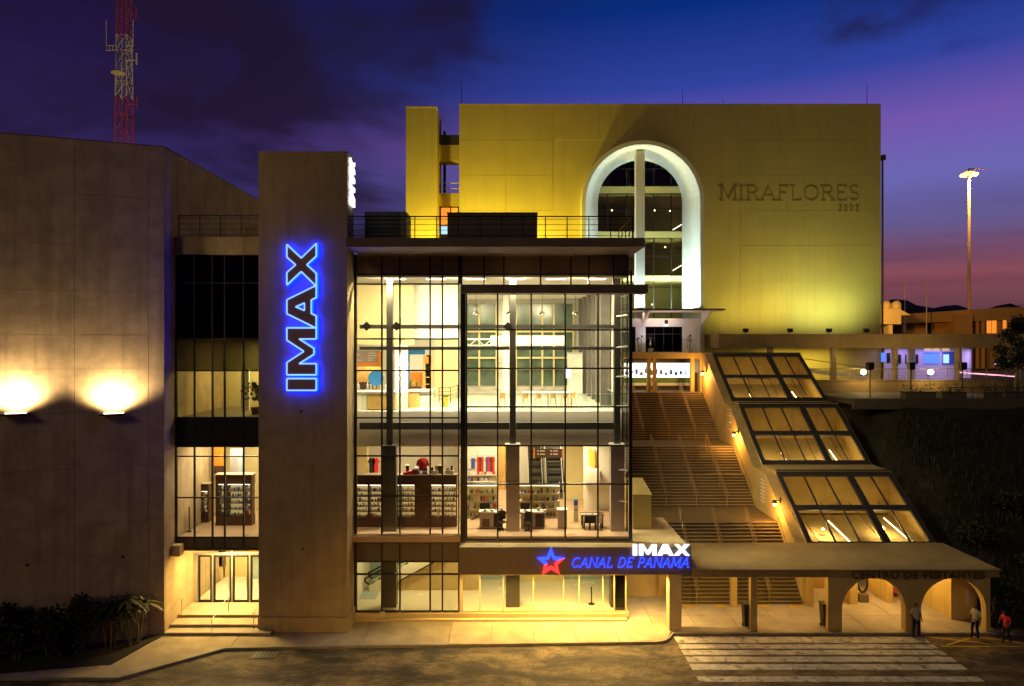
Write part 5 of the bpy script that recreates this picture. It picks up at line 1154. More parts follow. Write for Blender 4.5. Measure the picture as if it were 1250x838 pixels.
# ------------------------------------------------------------------ stepped skylights
XL, XR = 19.5, 27.8
for k, (a, b) in enumerate(mods):
    sk = thing('skylight', ['topmost sloping skylight with bronze frame','middle sloping skylight with bronze frame','lowest sloping skylight with bronze frame'][k], 'skylight', (23,b[0],b[1]), 'stepped skylights')
    A, B = Vector((0,a[0],a[1])), Vector((0,b[0],b[1])); D = B-A; nrm = Vector((0,D.z,-D.y)).normalized()
    if nrm.z < 0: nrm = -nrm
    def sl(u0, u1, v0, v1, n0, n1):
        P = lambda u, v, n_: Vector((XL+(XR-XL)*u,0,0))+A+D*v+nrm*n_
        return MB().hexa([P(u0,v0,n0),P(u1,v0,n0),P(u1,v1,n0),P(u0,v1,n0),P(u0,v0,n1),P(u1,v0,n1),P(u1,v1,n1),P(u0,v1,n1)])
    uc = [.035,.225,.415,.60]; ud = [.655,.81,.965]; vr = [(.055,.47),(.535,.935)]
    for u0, u1 in ((0,.035),(.60,.655),(.965,1.0)): sl(u0,u1,0,1,-.12,.06).build('rafter', 'unit_dark', sk)
    for v0, v1 in ((0,.055),(.47,.535),(.935,1.0)):
        for u0, u1 in ((.0355,.5995),(.6555,.9645)): sl(u0,u1,v0,v1,-.1,.05).build('purlin', 'unit_dark', sk)
    for v0, v1 in vr:
        for us in (uc, ud):
            for u0, u1 in zip(us, us[1:]): sl(u0+.006,u1-.006,v0+.003,v1-.003,-.03,-.01).build('pane', 'bronze_glass', sk)
            for u0 in us[1:-1]: sl(u0-.0055,u0+.0055,v0+.002,v1-.002,-.06,.03).build('glazing_bar', 'unit_dark', sk)
    # room below the glass
    dz = Vector((0,0,-2.9))
    P = lambda x, v, d_: Vector((x,0,0))+A+D*v+Vector((0,0,d_))
    dp = (lambda v: 2.9) if k < 2 else (lambda v: 2.9*(1-v)+.2)
    MB().hexa([P(XL,0,-dp(0)-.1),P(XR,0,-dp(0)-.1),P(XR,1,-dp(1)-.1),P(XL,1,-dp(1)-.1),P(XL,0,-dp(0)),P(XR,0,-dp(0)),P(XR,1,-dp(1)),P(XL,1,-dp(1))]).build('inner_ramp', 'cream_render', sk)
    MB().hexa([P(XR-.08,0,-dp(0)),P(XR,0,-dp(0)),P(XR,1,-dp(1)),P(XR-.08,1,-dp(1)),P(XR-.08,0,-.13),P(XR,0,-.13),P(XR,1,-.13),P(XR-.08,1,-.13)]).build('side_wall', 'stair_render', sk)
    bx('rear_wall', 'stair_render', sk, XL, XR, a[0]+.02, a[0]+.15, a[1]-3.0, a[1]-.12)
    for i, (u, v) in enumerate(((.22,.62),(.72,.6))):
        q = P(XL+(XR-XL)*u, v, -dp(v)*.65); MB().lathe([(0,-.1),(.12,0),(0,.1)], q, 8).build('globe_lamp', 'lamp_warm', sk)
        if i < 2: lamp('POINT', 'skylight_lamp', (q.x,q.y-.1,q.z+.3), 200, (1,.74,.36), .12)
    for i, (u, v) in enumerate(((.30,.5),(.78,.45))):
        q0, q1 = P(XL+(XR-XL)*u,v,-dp(v)*.55), P(XL+(XR-XL)*(u+.06),v+.4,-dp(v+.4)*.6); MB().tube(q0, q1, .045, n=5).build('tube_lamp', 'lamp_white', sk)  # glowing tubes added to imitate bright streaks reflected in the panes
    for i in range(4): q0, q1 = P(XL+(XR-XL)*(.12+.25*i),.05,-dp(.05)*.65), P(XL+(XR-XL)*(.12+.25*i),.95,-dp(.95)*.65); MB().tube(q0, q1, .04, n=5).build('inner_rail', 'rail_steel', sk)
    # outer side wall down into the bank
    MB().prism([(a[0],a[1]-.13),(b[0],b[1]-.13),(b[0],-.2),(a[0],-.2)], XR+.005, XR+.15, lambda p, q, d: (d, p, q)).build('flank_wall', 'stair_render', sk)
sr = thing('skylight_roofs', 'narrow flat roof steps between the sloping skylights', 'roof', (23,50,5))
for (y0, y1, z) in ((57.62,59.28,11.5),(49.62,52.18,7.28),(65.02,66.2,15.56)): bx('roof_strip', 'stair_render', sr, XL-.02, XR+.1, y0, y1, z-.3, z); bx('roof_upstand', 'unit_dark', sr, XL, XR+.08, y0+.001, y0+.15, z+.002, z+.08)

# ================================================================== ENTRANCE PORTICO
PFY = 39.3
po = thing('entrance_portico', 'low flat-roofed tan portico with two round arches', 'portico', (20,41,0))
rx1 = X(1220,39.1)
bx('roof_slab', 'tan_roof', po, CX1+.01, rx1, 39.1, 43.42, Z(705,39.1), Z(697,39.1)-.01)
MB().hexa([(CX1+.01,39.05,Z(697,39.1)),(rx1+.05,39.05,Z(697,39.1)),(rx1+.02,43.44,Z(697,39.1)),(CX1+.01,43.44,Z(697,39.1)),(CX1+.01,39.05,Z(697,39.1)+.08),(rx1+.05,39.05,Z(697,39.1)+.08),(rx1-.5,43.44,Z(697,39.1)+.32),(CX1+.01,43.44,Z(697,39.1)+.32)]).build('roof_skin', 'tan_roof', po)
PZ = Z(705,39.1)-.004
a1 = arch(X(1066.7,PFY), (1105.5-1028)/2*PFY/S, PZ-.12-(1105.5-1028)/2*PFY/S, .001, 20); a2 = arch(X(1164,PFY), 40*PFY/S, PZ-.12-40*PFY/S, .001, 20)
MB().prism([(X(1011,PFY),0)]+a1+a2+[(X(1209,PFY),0),(X(1209,PFY),PZ),(X(1011,PFY),PZ)], PFY, PFY+.45, vert).build('arch_wall', 'stair_render', po)
for px, y in ((920.5,39.3),(990,43.0),(896.5,42.9)): bx('post', 'stair_render', po, X(px,y)-.18, X(px,y)+.18, y, y+.36, .001, PZ)
bx('rear_wall', 'stair_render', po, 19.6, 23.2, 46.2, 46.4, 0, PZ); bx('rear_wall', 'stair_render', po, 24.6, 28.1, 46.2, 46.4, 0, PZ); bx('rear_lintel', 'stair_render', po, 23.21, 24.59, 46.2, 46.4, 2.5, PZ)
bx('inner_ceiling', 'stair_render', po, 19.5, 28.1, 43.5, 50, PZ-.01, PZ+.1)
bx('side_room', 'stair_render', po, 26.6, 28.15, 40.95, 46.19, .001, PZ-.02); bx('notice_panel', 'goods_white', po, X(1180,40.9), X(1183,40.9), 40.92, 40.948, .9, 1.8)
bx('pier', 'stair_render', po, 21.7, 22.2, 43.3, 44.2, .001, PZ-.02); bx('pier', 'stair_render', po, 24.2, 24.6, 43.6, 46.19, .001, PZ-.02)
bx('rear_glow', 'window_pink', po, 23.3, 24.5, 49.0, 49.1, 0.2, 2.4)
r2 = random.Random(8)
gp = thing('poster_stand', 'colourful poster stand glimpsed through the first round arch', 'poster', (25.1,44.4,0))
bx('board', 'orange_panel', gp, 24.68, 25.75, 44.4, 44.45, .3, 1.95)
for i in range(18): xx_, zz_ = 24.72+.34*(i % 3), .34+.27*(i//3); bx('print', r2.choice(['goods_blue','goods_green','goods_red','goods_white','blue_grey_wall']), gp, xx_, xx_+.3, 44.37, 44.398, zz_, zz_+.24)
for x in (24.75,25.62): bx('leg', 'black', gp, x, x+.05, 44.4, 44.45, 0, .298)
for i in range(5): bx('inner_step', 'goods_white', po, 18.95, 19.95, 44.6+.3*i, 44.95+.3*i, .3*i+.25, .3*i+.33)
pl_ = thing('portico_lettering', 'black block lettering hung under the portico roof edge', 'lettering', (X(1120,39.1),39.0,PZ))
cu = bpy.data.curves.new('portico_text', 'FONT'); cu.body = 'CENTRO DE VISITANTES'; cu.size = 1; cu.extrude = .05; cu.offset = .018; cu.space_character = 1.08
to = bpy.data.objects.new('tmp_text', cu); COL.objects.link(to); bpy.context.view_layer.update()
me = bpy.data.meshes.new_from_object(to.evaluated_get(bpy.context.evaluated_depsgraph_get())); bpy.data.objects.remove(to)
vx = [v.co.x for v in me.vertices]; vyy = [v.co.y for v in me.vertices]; xa, xb = X(1040,39.0), X(1202,39.0); za_, zb_ = Z(706.5,39.0), Z(697.3,39.0)
for v in me.vertices:
    c = v.co.copy(); v.co = Vector((xa+(c.x-min(vx))/(max(vx)-min(vx))*(xb-xa), 38.99-c.z*.6, za_+(c.y-min(vyy))/(max(vyy)-min(vyy))*(zb_-za_)))-W[pl_]
me.materials.append(MATS['letter_black']); lo = bpy.data.objects.new('letter_row', me); COL.objects.link(lo); lo.parent = pl_
bx('letter_bar', 'letter_black', pl_, xa, xb, 39.0, 39.04, zb_-.03, zb_)
for k, (px, y, nm) in enumerate(((912,39.9,'black wheeled bin beside the slim portico post'),(1007.5,39.9,'black wheeled bin beside the first arch pier'))):
    b_ = thing('wheeled_bin', nm, 'bin', (X(px,y),y,0), 'wheeled bins'); x = X(px,y)
    MB().hexa([(x-.2,y-.22,.12),(x+.2,y-.22,.12),(x+.2,y+.2,.12),(x-.2,y+.2,.12),(x-.26,y-.28,1.35),(x+.26,y-.28,1.35),(x+.26,y+.28,1.35),(x-.26,y+.28,1.35)]).build('body', 'bin_dark', b_)
    bx('lid', 'bin_dark', b_, x-.29, x+.29, y-.32, y+.3, 1.352, 1.43); bx('handle', 'black', b_, x-.22, x+.22, y+.29, y+.34, 1.25, 1.3)
    for s_ in (-.2,.2): MB().tube((x+s_-.03,y+.15,.1), (x+s_+.03,y+.15,.1), .1, n=10).build('wheel', 'black', b_)
for x, y, p in ((12.5,41.2,150),(16.5,41.2,130),(22.5,42.5,170),(24.7,42.2,190),(22.3,46,170)):
    bx('ceiling_lamp', 'lamp_white', po, x-.15, x+.15, y-.15, y+.15, PZ-.05, PZ-.006); lamp('POINT', 'portico_lamp', (x,y,PZ-.25), p*1.15, (1,.60,.14), .15)
# steel bike wheel-like hoop display seen in the arch
hp = thing('hoop_display', 'dark hoop exhibit standing inside the first arch', 'exhibit', (X(1053,43.8),43.8,0))
MB().path([(X(1053,43.8)+.3*math.cos(t*.4488), 43.8, 1.15+.55*math.sin(t*.4488)) for t in range(14)], .07, 6, closed=True).build('hoop', 'black', hp); bx('plinth', 'unit_brown', hp, X(1053,43.8)-.3, X(1053,43.8)+.3, 43.6, 44.0, .001, .52)

# ================================================================== ELEVATED WALKWAY and plaza
WKY = 66.6
wk = thing('elevated_walkway', 'long flat brown walkway canopy on round columns before the museum', 'walkway', (40,69,12))
wz0, wz1 = Z(425,WKY), Z(408,WKY); wx0 = X(877,WKY)
for i in range(14):
    a = wx0+3.0*i; bx('fascia_panel', 'tan_roof', wk, a+.01, a+2.99, WKY, WKY+.12, wz0, wz1)
bx('slab', 'tan_roof', wk, wx0+.02, wx0+41.9, WKY+.125, 71.5, wz0+.02, wz1-.03)
def column(px, y=67.2, mat='tan_concrete', r=.3):
    MB().tube((X(px,y),y,12.0), (X(px,y),y,wz0+.015), r, n=14).build('column', mat, wk, smooth=False)
for px in (940,1017,1092,1169,1243): column(px)
for px in (1112,1180): column(px, 69.5, 'white_render', .4)
pz_ = 12.0
plz = thing('plaza', 'paved plaza deck on the hillside beside the museum', None, (50,70,12), kind='structure')
bx('deck', 'plaza', plz, 27.98, 130, 55.5, 110, 11.55, pz_); bx('edge_beam', 'plaza', plz, 27.98, 130, 55.2, 55.49, 11.2, 12.08)
pq = thing('parapet', 'low brown parapet wall under the walkway', 'wall', (45,64,12)); bx('wall', 'tan_roof', pq, 28.2, 80, 64.0, 64.3, pz_+.001, 13.0); bx('coping', 'tan_roof', pq, 28.15, 80, 63.95, 64.35, 13.002, 13.08)
railing('steel railing on the parapet under the walkway', 28.4, 56, 64.1, 13.08, 1.05, 15, 'rail_steel', 4, 'plaza railings')
railing('steel railing along the front edge of the plaza deck', 36.0, 62, 55.6, pz_, .95, 14, 'rail_dark', 3, 'plaza railings')
rw = thing('ramp_wall', 'sloping pale ramp edge under the walkway', 'ramp', (31,69,12)); MB().prism([(X(978,68.5),13.6),(X(1060,68.5),12.9),(X(1060,68.5),13.15),(X(978,68.5),14.1)], 68.4, 68.6, vert).build('ramp_edge', 'white_render', rw); MB().tube((X(978,68.4),68.4,15.0), (X(1060,68.4),68.4,14.0), .04, n=5).build('ramp_rail', 'rail_steel', rw)
for k, px in enumerate((1054,1136)):
    g = thing('globe_light', ['round lit wall globe under the walkway nearer the skylights','round lit wall globe under the walkway nearer the blue screens'][k], 'wall lamp', (X(px,63.7),63.7,Z(455,63.7)), 'globe lights on the parapet'); q = (X(px,63.6),63.6,Z(454.5,63.6))
    MB().lathe([(0,-.26),(.18,-.18),(.26,0),(.18,.18),(0,.26)], q, 12).build('globe', 'lamp_warm', g, smooth=True); bx('bracket', 'unit_dark', g, q[0]-.06, q[0]+.06, 63.6, 63.99, q[2]-.36, q[2]-.27)
    lamp('POINT', 'globe_lamp', (q[0],q[1]-.35,q[2]+.1), 330, (1,.68,.25), .15)
for k, px in enumerate((1062,1112,1175)):
    g = thing('plaza_lamp_post', ['box-headed lamp post on the plaza closest to the skylights','box-headed lamp post on the plaza, middle one of three','box-headed lamp post on the plaza near the purple strip'][k], 'lamp post', (X(px,58),58,pz_), 'plaza lamp posts'); x = X(px,58)
    MB().tube((x,58,pz_), (x,58,Z(452,58)), .05, n=8).build('pole', 'unit_dark', g); bx('head', 'black', g, x-.24, x+.24, 57.76, 58.24, Z(451,58), Z(442.5,58)); bx('lens', 'unit_dark', g, x-.16, x+.16, 57.84, 58.16, Z(452,58), Z(451.1,58))
    bx('foot_plate', 'unit_dark', g, x-.15, x+.15, 57.85, 58.15, pz_, pz_+.03)
for k, (pa, pb_) in enumerate(((1104,1141),(1148,1178),(1199,1222),(1226,1252))):
    g = thing('planter', ['dark planter box before the plaza, first from the skylights','dark planter box before the plaza, second from the skylights','dark planter box before the plaza, third from the skylights','dark planter box before the plaza, farthest from the skylights'][k], 'planter', (X((pa+pb_)/2,56.2),56.2,pz_), 'plaza planters')
    bx('box', 'unit_brown', g, X(pa,56.2), X(pb_,56.2), 56.0, 56.8, pz_, pz_+.5); bx('rim', 'plaza', g, X(pa,56.2)-.05, X(pb_,56.2)+.05, 55.95, 56.85, pz_+.502, pz_+.56)
    m = MB(); rr = random.Random(k)
    for i in range(260): p = Vector((rr.uniform(X(pa,56.2),X(pb_,56.2)), rr.uniform(56.0,56.8), pz_+.5+rr.random()**1.5*.7)); d = Vector((rr.uniform(-1,1),rr.uniform(-1,1),rr.uniform(0,1)))*.12; e_ = Vector((rr.uniform(-1,1),rr.uniform(-1,1),rr.uniform(-.5,.5)))*.07; m.quad(p, p+d, p+d+e_, p+e_)
    m.build('foliage', 'leaf_dark', g, fix=False)
# purple lit ticket front
tk = thing('ticket_front', 'violet lit ticket front with blue screens under the walkway', 'shop front', (X(1120,71),71,12))
bx('wall', 'white_render', tk, MX1+.02, X(1172,71.2), 71.2, 71.5, 12, wz0+.01)
def tb_(n_, mt, pa, pb_, ya_, yb_, y=71.1): bx(n_, mt, tk, X(pa,y), X(pb_,y), y, y+.09, Z(yb_,y), Z(ya_,y))
tb_('screen', 'screen_blue', 1076,1081,431,442); tb_('door', 'black', 1083,1087,431,443); tb_('door', 'black', 1096,1100,433,444); tb_('door', 'black', 1117,1121,433,444); tb_('door', 'black', 1105.5,1109,433,444)
tb_('screen', 'screen_blue', 1128,1147,432.5,444); tb_('screen_header', 'neon_text', 1128,1147,430.5,432); tb_('window', 'goods_blue', 1151,1165,430,445); tb_('screen', 'screen_cyan', 1152,1158.5,433,443.5,71.0)
for a in (1129,1139,1151): tb_('high_window', 'case_light', a, a+8, 425.5, 428.5)
lamp('AREA', 'ticket_light', (X(1120,70),70.2,wz0-.1), 120, (.45,.30,1), 8, .6)
pk = thing('light_strip', 'pink and violet glowing strip along the plaza ramp', 'light strip', (X(1210,66),66,13)); MB().tube((X(1172,66),66,Z(455,66)), (X(1242,66),66,Z(460,66)), .07, n=6).build('tube', emit('strip_pink', (1,.45,.62), 1.6).name, pk); MB().tube((X(1212,67),67,Z(444.5,67)), (X(1240,67),67,Z(445.5,67)), .05, n=6).build('tube', emit('strip_violet', (.5,.4,1), 1.2).name, pk)
bx('bracket', 'unit_dark', pk, X(1172,66), X(1242,66), 66.1, 66.2, pz_, Z(462,66))
lamp('AREA', 'under_walkway_light', (X(985,69.5),69.5,wz0-.08), 420, (1,.78,.16), 7, .3)  # assumed light added to brighten the wall below the walkway
lamp('AREA', 'violet_light', (X(1182,68),68,wz0-.1), 120, (.45,.32,1), 3, .5)
# flood lights on the walkway roof, washing the yellow block
for k, px in enumerate((910,964,1011.5,1057)):
    y = 67.1; q = Vector((X(px,y),y,wz1))
    f = thing('flood_light', ['first','second','third','last'][k]+' flood light on the walkway roof counted from the arch', 'flood light', q, 'flood lights on the walkway roof')
    bx('housing', 'black', f, q.x-.24, q.x+.24, y-.2, y+.1, q.z+.18, q.z+.55); bx('stirrup', 'unit_dark', f, q.x-.03, q.x+.03, y-.06, y, q.z-.03, q.z+.178); bx('glass_front', 'lamp_white', f, q.x-.2, q.x+.2, y+.101, y+.12, q.z+.22, q.z+.5)
    pw_, col_ = ((800,(1,.84,.20)),(1200,(1,.80,.18)),(1450,(.92,1,.40)),(1450,(.88,1,.42)))[k]
    lamp('SPOT', 'flood_beam', (q.x,y+.2,q.z+.4), pw_, col_, .3, aim=(q.x+(-1.0 if k == 1 else 0 if k < 3 else -1.0),72,q.z+9.0), spot=150, blend=1)
# assumed flood lights on the pavilion roof, washing the other half of the block
for k, x in enumerate((-9.0,-2.6,3.0)):
    q = Vector((x,68.2,RZ-.05)); f = thing('flood_light', ['flood light on the pavilion roof aimed at the yellow tower','flood light on the pavilion roof near the yellow block corner','flood light on the pavilion roof near the arch'][k], 'flood light', q, 'flood lights on the pavilion roof')
    bx('housing', 'black', f, x-.3, x+.3, 68.0, 68.4, q.z+.18, q.z+.6); bx('stirrup', 'unit_dark', f, x-.03, x+.03, 68.15, 68.22, q.z, q.z+.178); bx('glass_front', 'lamp_white', f, x-.25, x+.25, 68.401, 68.42, q.z+.22, q.z+.56)
    lamp('SPOT', 'flood_beam', (x,68.6,q.z+.45), (5400,6600,5200)[k], (1,.75,.06), .2, aim=(x,72,q.z+9.5), spot=150, blend=.8)
for x in (9.2,18.6):  # assumed fixtures added at the foot of the arch
    f = thing('arch_uplight', 'white uplight at the foot of the arch, '+('pavilion side' if x < 14 else 'lettering side'), 'flood light', (x,71.6,20.2), 'arch uplights')
    bx('housing', 'black', f, x-.25, x+.25, 71.5, 71.9, cz+.002, cz+.3); bx('lens', 'lamp_white', f, x-.2, x+.2, 71.55, 71.85, cz+.302, cz+.33)

lamp('AREA', 'arch_trough', (11.0,71.2,cz+.45), 1400, (.78,1,.86), 5.0, .4, rot=(R(168),0,0)); lamp('AREA', 'arch_trough', (17.2,71.2,cz+.45), 1400, (.78,1,.86), 5.0, .4, rot=(R(168),0,0))  # light strips added to brighten the arch reveal, no fixture of their own
# ------------------------------------------------------------------ beyond: service buildings, tanks, mast
FY = 118.0
fb = thing('service_building', 'low orange-lit building with a broad flat roof beyond the walkway', 'building', (X(1180,FY),FY,12))
bx('wall', 'orange_render', fb, X(1104,FY), X(1262,FY), FY, FY+14, 12, Z(389,FY)); 
MB().prism([(X(1099,FY-2),Z(395,FY-2)),(X(1262,FY-2),Z(390,FY-2)),(X(1262,FY-2),Z(375.5,FY-2)),(X(1225,FY-2),Z(375.5,FY-2)),(X(1099,FY-2),Z(384,FY-2))], FY-2, FY+15, vert).build('roof_fascia', 'orange_render', fb)
bx('stair_block', 'orange_render', fb, X(1166,FY-3), X(1187,FY-3), FY-3, FY-.05, 12, Z(384,FY-3))
for pa, pb_ in ((1130,1137),(1161,1166),(1190,1204)): bx('recess', 'black', fb, X(pa,FY), X(pb_,FY), FY-.06, FY-.005, 12, Z(391,FY))  # flat black plates paint in the shade of recesses
for pa, pb_ in ((1204,1209.5),(1210.5,1216),(1224,1228)): bx('lit_window', 'window_orange', fb, X(pa,FY), X(pb_,FY), FY-.1, FY-.062, Z(407,FY), Z(391,FY))
for px in (1103.5,1193,1200,1220,1232): MB().tube((X(px,FY-1.5),FY-1.5,12), (X(px,FY-1.5),FY-1.5,Z(392,FY-1.5)), .35, n=8).build('column', 'orange_render', fb)
tn = thing('tank_house', 'glowing orange plant room with two domed tanks', 'building', (X(1091,100),100,12))
bx('plant_room', 'tank_paint', tn, X(1076,100), X(1100,100), 100, 104, Z(396,100), Z(377,100)); bx('stem', 'tank_paint', tn, X(1087,100), X(1092,100), 100.5, 103, 12, Z(396.1,100)); MB().prism([(X(1100,100),Z(385,100)),(X(1113,100),Z(385,100)),(X(1100,100),Z(378,100))], 100.2, 103.8, vert).build('lean_to', 'tank_paint', tn)
for px in (1081.5,1094): 
    c = (X(px,102),102,Z(377,102)); r_ = 5.6*102/S; MB().lathe([(r_,0),(r_,.5)]+[(r_*math.cos(R(t)), .5+r_*math.sin(R(t))) for t in range(10,91,16)], c, 16).build('tank', 'tank_paint', tn, smooth=True)
lamp('SPOT', 'tank_light', (X(1085,88),88,21.5), 9000, (1,.46,.06), .3, aim=(X(1090,100),100,21), spot=60)  # spot without fixture, added to light plant room and domes
for px, pt_ in ((1104.5,345),(1131,338)):
    g = thing('flag_pole', 'bare pale flag pole '+('next to the domed tanks' if px < 1110 else 'farther from the domed tanks'), 'pole', (X(px,112),112,12), 'flag poles'); MB().tube((X(px,112),112,12), (X(px,112),112,Z(pt_,112)), .13, .06, 6).build('pole', 'mast_white', g); MB().lathe([(0,0),(.12,.1),(0,.22)], (X(px,112),112,Z(pt_,112)), 8).build('finial', 'mast_white', g)
LY = 125.0
lm = thing('flood_mast', 'tall mast with a ring of burning sodium lamps', 'lamp post', (X(1183,LY),LY,12)); lx, lz = X(1183,LY), Z(213,LY)
MB().tube((lx,LY,12), (lx,LY,lz+.8), .30, .20, 10).build('pole', 'tank_paint', lm, smooth=True)
MB().lathe([(.2,.35),(.9,.35),(.9,.5),(.2,.5)], (lx,LY,lz), 16).build('lamp_ring', 'unit_brown', lm)
for i in range(8):
    a = i*math.pi/4; c = Vector((lx+1.15*math.cos(a), LY+1.15*math.sin(a), lz-.1)); MB().lathe([(0,-.25),(.28,-.16),(.34,.12),(0,.26)], c, 10).build('lamp_head', 'lamp_sodium', lm)
bx('bracket', 'unit_brown', lm, lx-.2, lx+3.0, LY-.1, LY+.1, lz+.9, lz+1.05)
lamp('POINT', 'mast_lamp', (lx,LY-.5,lz-1.3), 10000, (1,.48,.10), .8)

# ================================================================== PLANTS
def leafmass(m, c, rx, ry, rz, n_, sz, rr, shell=.45):
    for i in range(n_):
        v = Vector((rr.gauss(0,1),rr.gauss(0,1),rr.gauss(0,1))).normalized()*(shell+(1-shell)*rr.random()**.6)
        p = Vector(c)+Vector((v.x*rx,v.y*ry,v.z*rz)); d = Vector((rr.uniform(-1,1),rr.uniform(-1,1),rr.uniform(-.6,.8))).normalized()*sz*rr.uniform(.6,1.4); e_ = d.cross(Vector((rr.uniform(-1,1),rr.uniform(-1,1),rr.uniform(-1,1)))).normalized()*sz*.35
        m.add([p, p+d*.5+e_, p+d, p+d*.5-e_], [(0,1,2,3)])
def shrub(label, x, y, z, rx, ry, h_, n_, seed, mat='leaf_dark', group='dark shrubs along the hall'):
    rr = random.Random(seed); t = thing('shrub', label, 'shrub', (x,y,z), group)
    for k in range(6):
        a = rr.random()*6.3; q = Vector((x+math.cos(a)*rx*.5, y+math.sin(a)*ry*.5, z+h_*rr.uniform(.45,.75))); MB().tube((x+math.cos(a)*.1,y+math.sin(a)*.1,z), q, .05, .02, 5).build('stem', 'bark', t)
    m = MB()
    for k in range(9): leafmass(m, (x+rr.uniform(-.6,.6)*rx, y+rr.uniform(-.5,.5)*ry, z+h_*rr.uniform(.25,.82)), rx*rr.uniform(.35,.55), ry*rr.uniform(.4,.6), h_*rr.uniform(.16,.28), n_//9, .26, rr)
    m.build('foliage', mat, t, fix=False)
def wall_pt(px, off):
    t = (px-VX)/S; s_ = (C0.x-t*C0.y)/(t*D0.y-D0.x); c = C0+D0*s_+NO*off; return c
for k, (px, h_, lb) in enumerate(((-12,2.7,'dark shrub cut by the edge of the picture'),(28,3.0,'dark shrub below the first wall lamp'),(66,2.8,'dark shrub between the two wall lamps'),(104,3.2,'tall dark shrub left of the fan-leaved clump'))):
    c = wall_pt(px, .95); shrub(lb, c.x, c.y, .03, 1.1, .75, h_, 1500, 30+k)
def fan_plant(label, x, y, z, h_, n_, seed, mats_=('leaf_pale','bark'), cat='plant', name='fan_palm', group=None, stems=6, sprd=.8):
    rr = random.Random(seed); t = thing(name, label, cat, (x,y,z), group)
    for k in range(stems):
        a = rr.random()*6.3; b0 = Vector((x+math.cos(a)*.3*sprd,y+math.sin(a)*.3*sprd,z)); tp = Vector((x+math.cos(a)*.6*sprd,y+math.sin(a)*.5*sprd,z+h_*rr.uniform(.55,.85)))
        MB().tube(b0, tp, .045*h_/2.6, .025*h_/2.6, 5).build('stem', mats_[1], t)
        m = MB()
        for f in range(n_):
            az = rr.random()*6.3; el = rr.uniform(-.1,1.3); ln = h_*.36*rr.uniform(.7,1.15); prev = tp.copy(); wd = .055*h_
            for s_ in range(5):
                u = (s_+1)/5; cur = tp+Vector((math.cos(az)*math.cos(el)*ln*u, math.sin(az)*math.cos(el)*ln*u, ln*(math.sin(el)*u-.55*u*u))); sd_ = (cur-prev).cross(Vector((0,0,1))).normalized()*wd*(1-abs(u-.45))*.8
                m.add([prev-sd_*.9, prev+sd_*.9, cur+sd_*(1-u*.9), cur-sd_*(1-u*.9)], [(0,1,2,3)]); prev = cur
        m.build('frond', mats_[0], t, fix=False)
    return t
c = wall_pt(168, .9); fan_plant('fan-leaved clump with pale stems at the corner of the planting bed', c.x, c.y, .03, 3.0, 16, 3, stems=9)
c = wall_pt(140, .85); fan_plant('darker fan-leaved clump beside the pale-stemmed one', c.x, c.y, .03, 3.0, 14, 9, ('leaf_dark','bark'), stems=8)
for k, (px, lb) in enumerate(((781,'potted palm by the narrow terrace window'),(794,'potted palm beside the wide terrace window'),(840.5,'potted palm at the open end of the terrace'))):
    x = X(px,67.6); t = fan_plant(lb, x, 67.6, 15.9, 1.6, 9, 50+k, ('leaf_dark','bark'), 'potted plant', 'potted_palm', 'palms on the terrace', 3, .35); MB().lathe([(0,-.3),(.2,-.3),(.28,.1),(.24,.1),(.2,.02),(0,.02)], (x,67.6,15.9), 12).build('pot', 'white_render', t)
def tree(label, x, y, z, h_, r_, n_, seed, group=None):
    rr = random.Random(seed); t = thing('tree', label, 'tree', (x,y,z), group); tr_ = MB(); tr_.tube((x,y,z), (x+.15,y,z+h_*.5), .2, .11, 8)
    m = MB()
    for k in range(13):
        a = rr.random()*6.3; q = Vector((x+math.cos(a)*r_*rr.uniform(.2,.85), y+math.sin(a)*r_*rr.uniform(.2,.8), z+h_*rr.uniform(.5,.98))); tr_.tube((x+.1,y,z+h_*rr.uniform(.3,.5)), q, .07, .02, 5); leafmass(m, q, r_*.38, r_*.36, h_*.12, n_//13, .3, rr, .2)
    tr_.build('trunk', 'bark', t); m.build('crown', 'leaf_dark', t, fix=False)
tree('leafy tree at the end of the walkway', X(1240,62), 62, 12, 5.4, 1.9, 2300, 71, 'trees by the plaza')
tree('tree cut by the picture edge beyond the walkway', X(1254,74), 74, 12, 7.2, 2.3, 2300, 72, 'trees by the plaza')
tree('dark round tree on the skyline behind the service building', X(1246,160), 160, 11.5, 14.5, 5.5, 2600, 73)
# rough grass and weeds on the bank
m = MB(); rr = random.Random(12)
for i in range(9000):
    x = 28.4+rr.random()**1.4*50; y = 40.6+rr.random()*13.5; z = hgt(x, y) if False else None
    t = (y-40.4-.02*(x-28))/14.5; z = (-.22+11.6*max(0,min(1,t)))*(.55+.45*smooth((x-28)/3))-.05
    h_ = rr.uniform(.25,.75); a = rr.random()*6.3; d = Vector((math.cos(a),math.sin(a),0))*.05; tip = Vector((rr.uniform(-.25,.25),rr.uniform(-.25,.25),h_)); p = Vector((x,y,z)); m.add([p-d, p+d, p+tip+d*.2, p+tip-d*.2], [(0,1,2,3)])
tag(m.build('grass', 'leaf_dark', fix=False), 'rough dark grass covering the bank beside the skylights', 'grass', kind='stuff')
for k, (x, y) in enumerate(((30.2,41.2),(33.5,43.0),(37.0,41.6),(34.6,46.5),(31.0,45.0),(41,44.5))):
    t_ = (y-40.4-.02*(x-28))/14.5; z = (-.22+11.6*max(0,min(1,t_)))*(.55+.45*smooth((x-28)/3))-.15
    shrub(['bushy dark shrub closest to the portico corner','dark shrub low on the bank past the corner shrub','dark shrub at the foot of the bank near the picture edge','dark shrub halfway up the grass bank','dark shrub on the bank against the skylight flank','dark shrub on the bank farthest from the skylights'][k], x, y, z, 1.4, 1.1, 1.9, 1100, 90+k, group='shrubs on the bank')

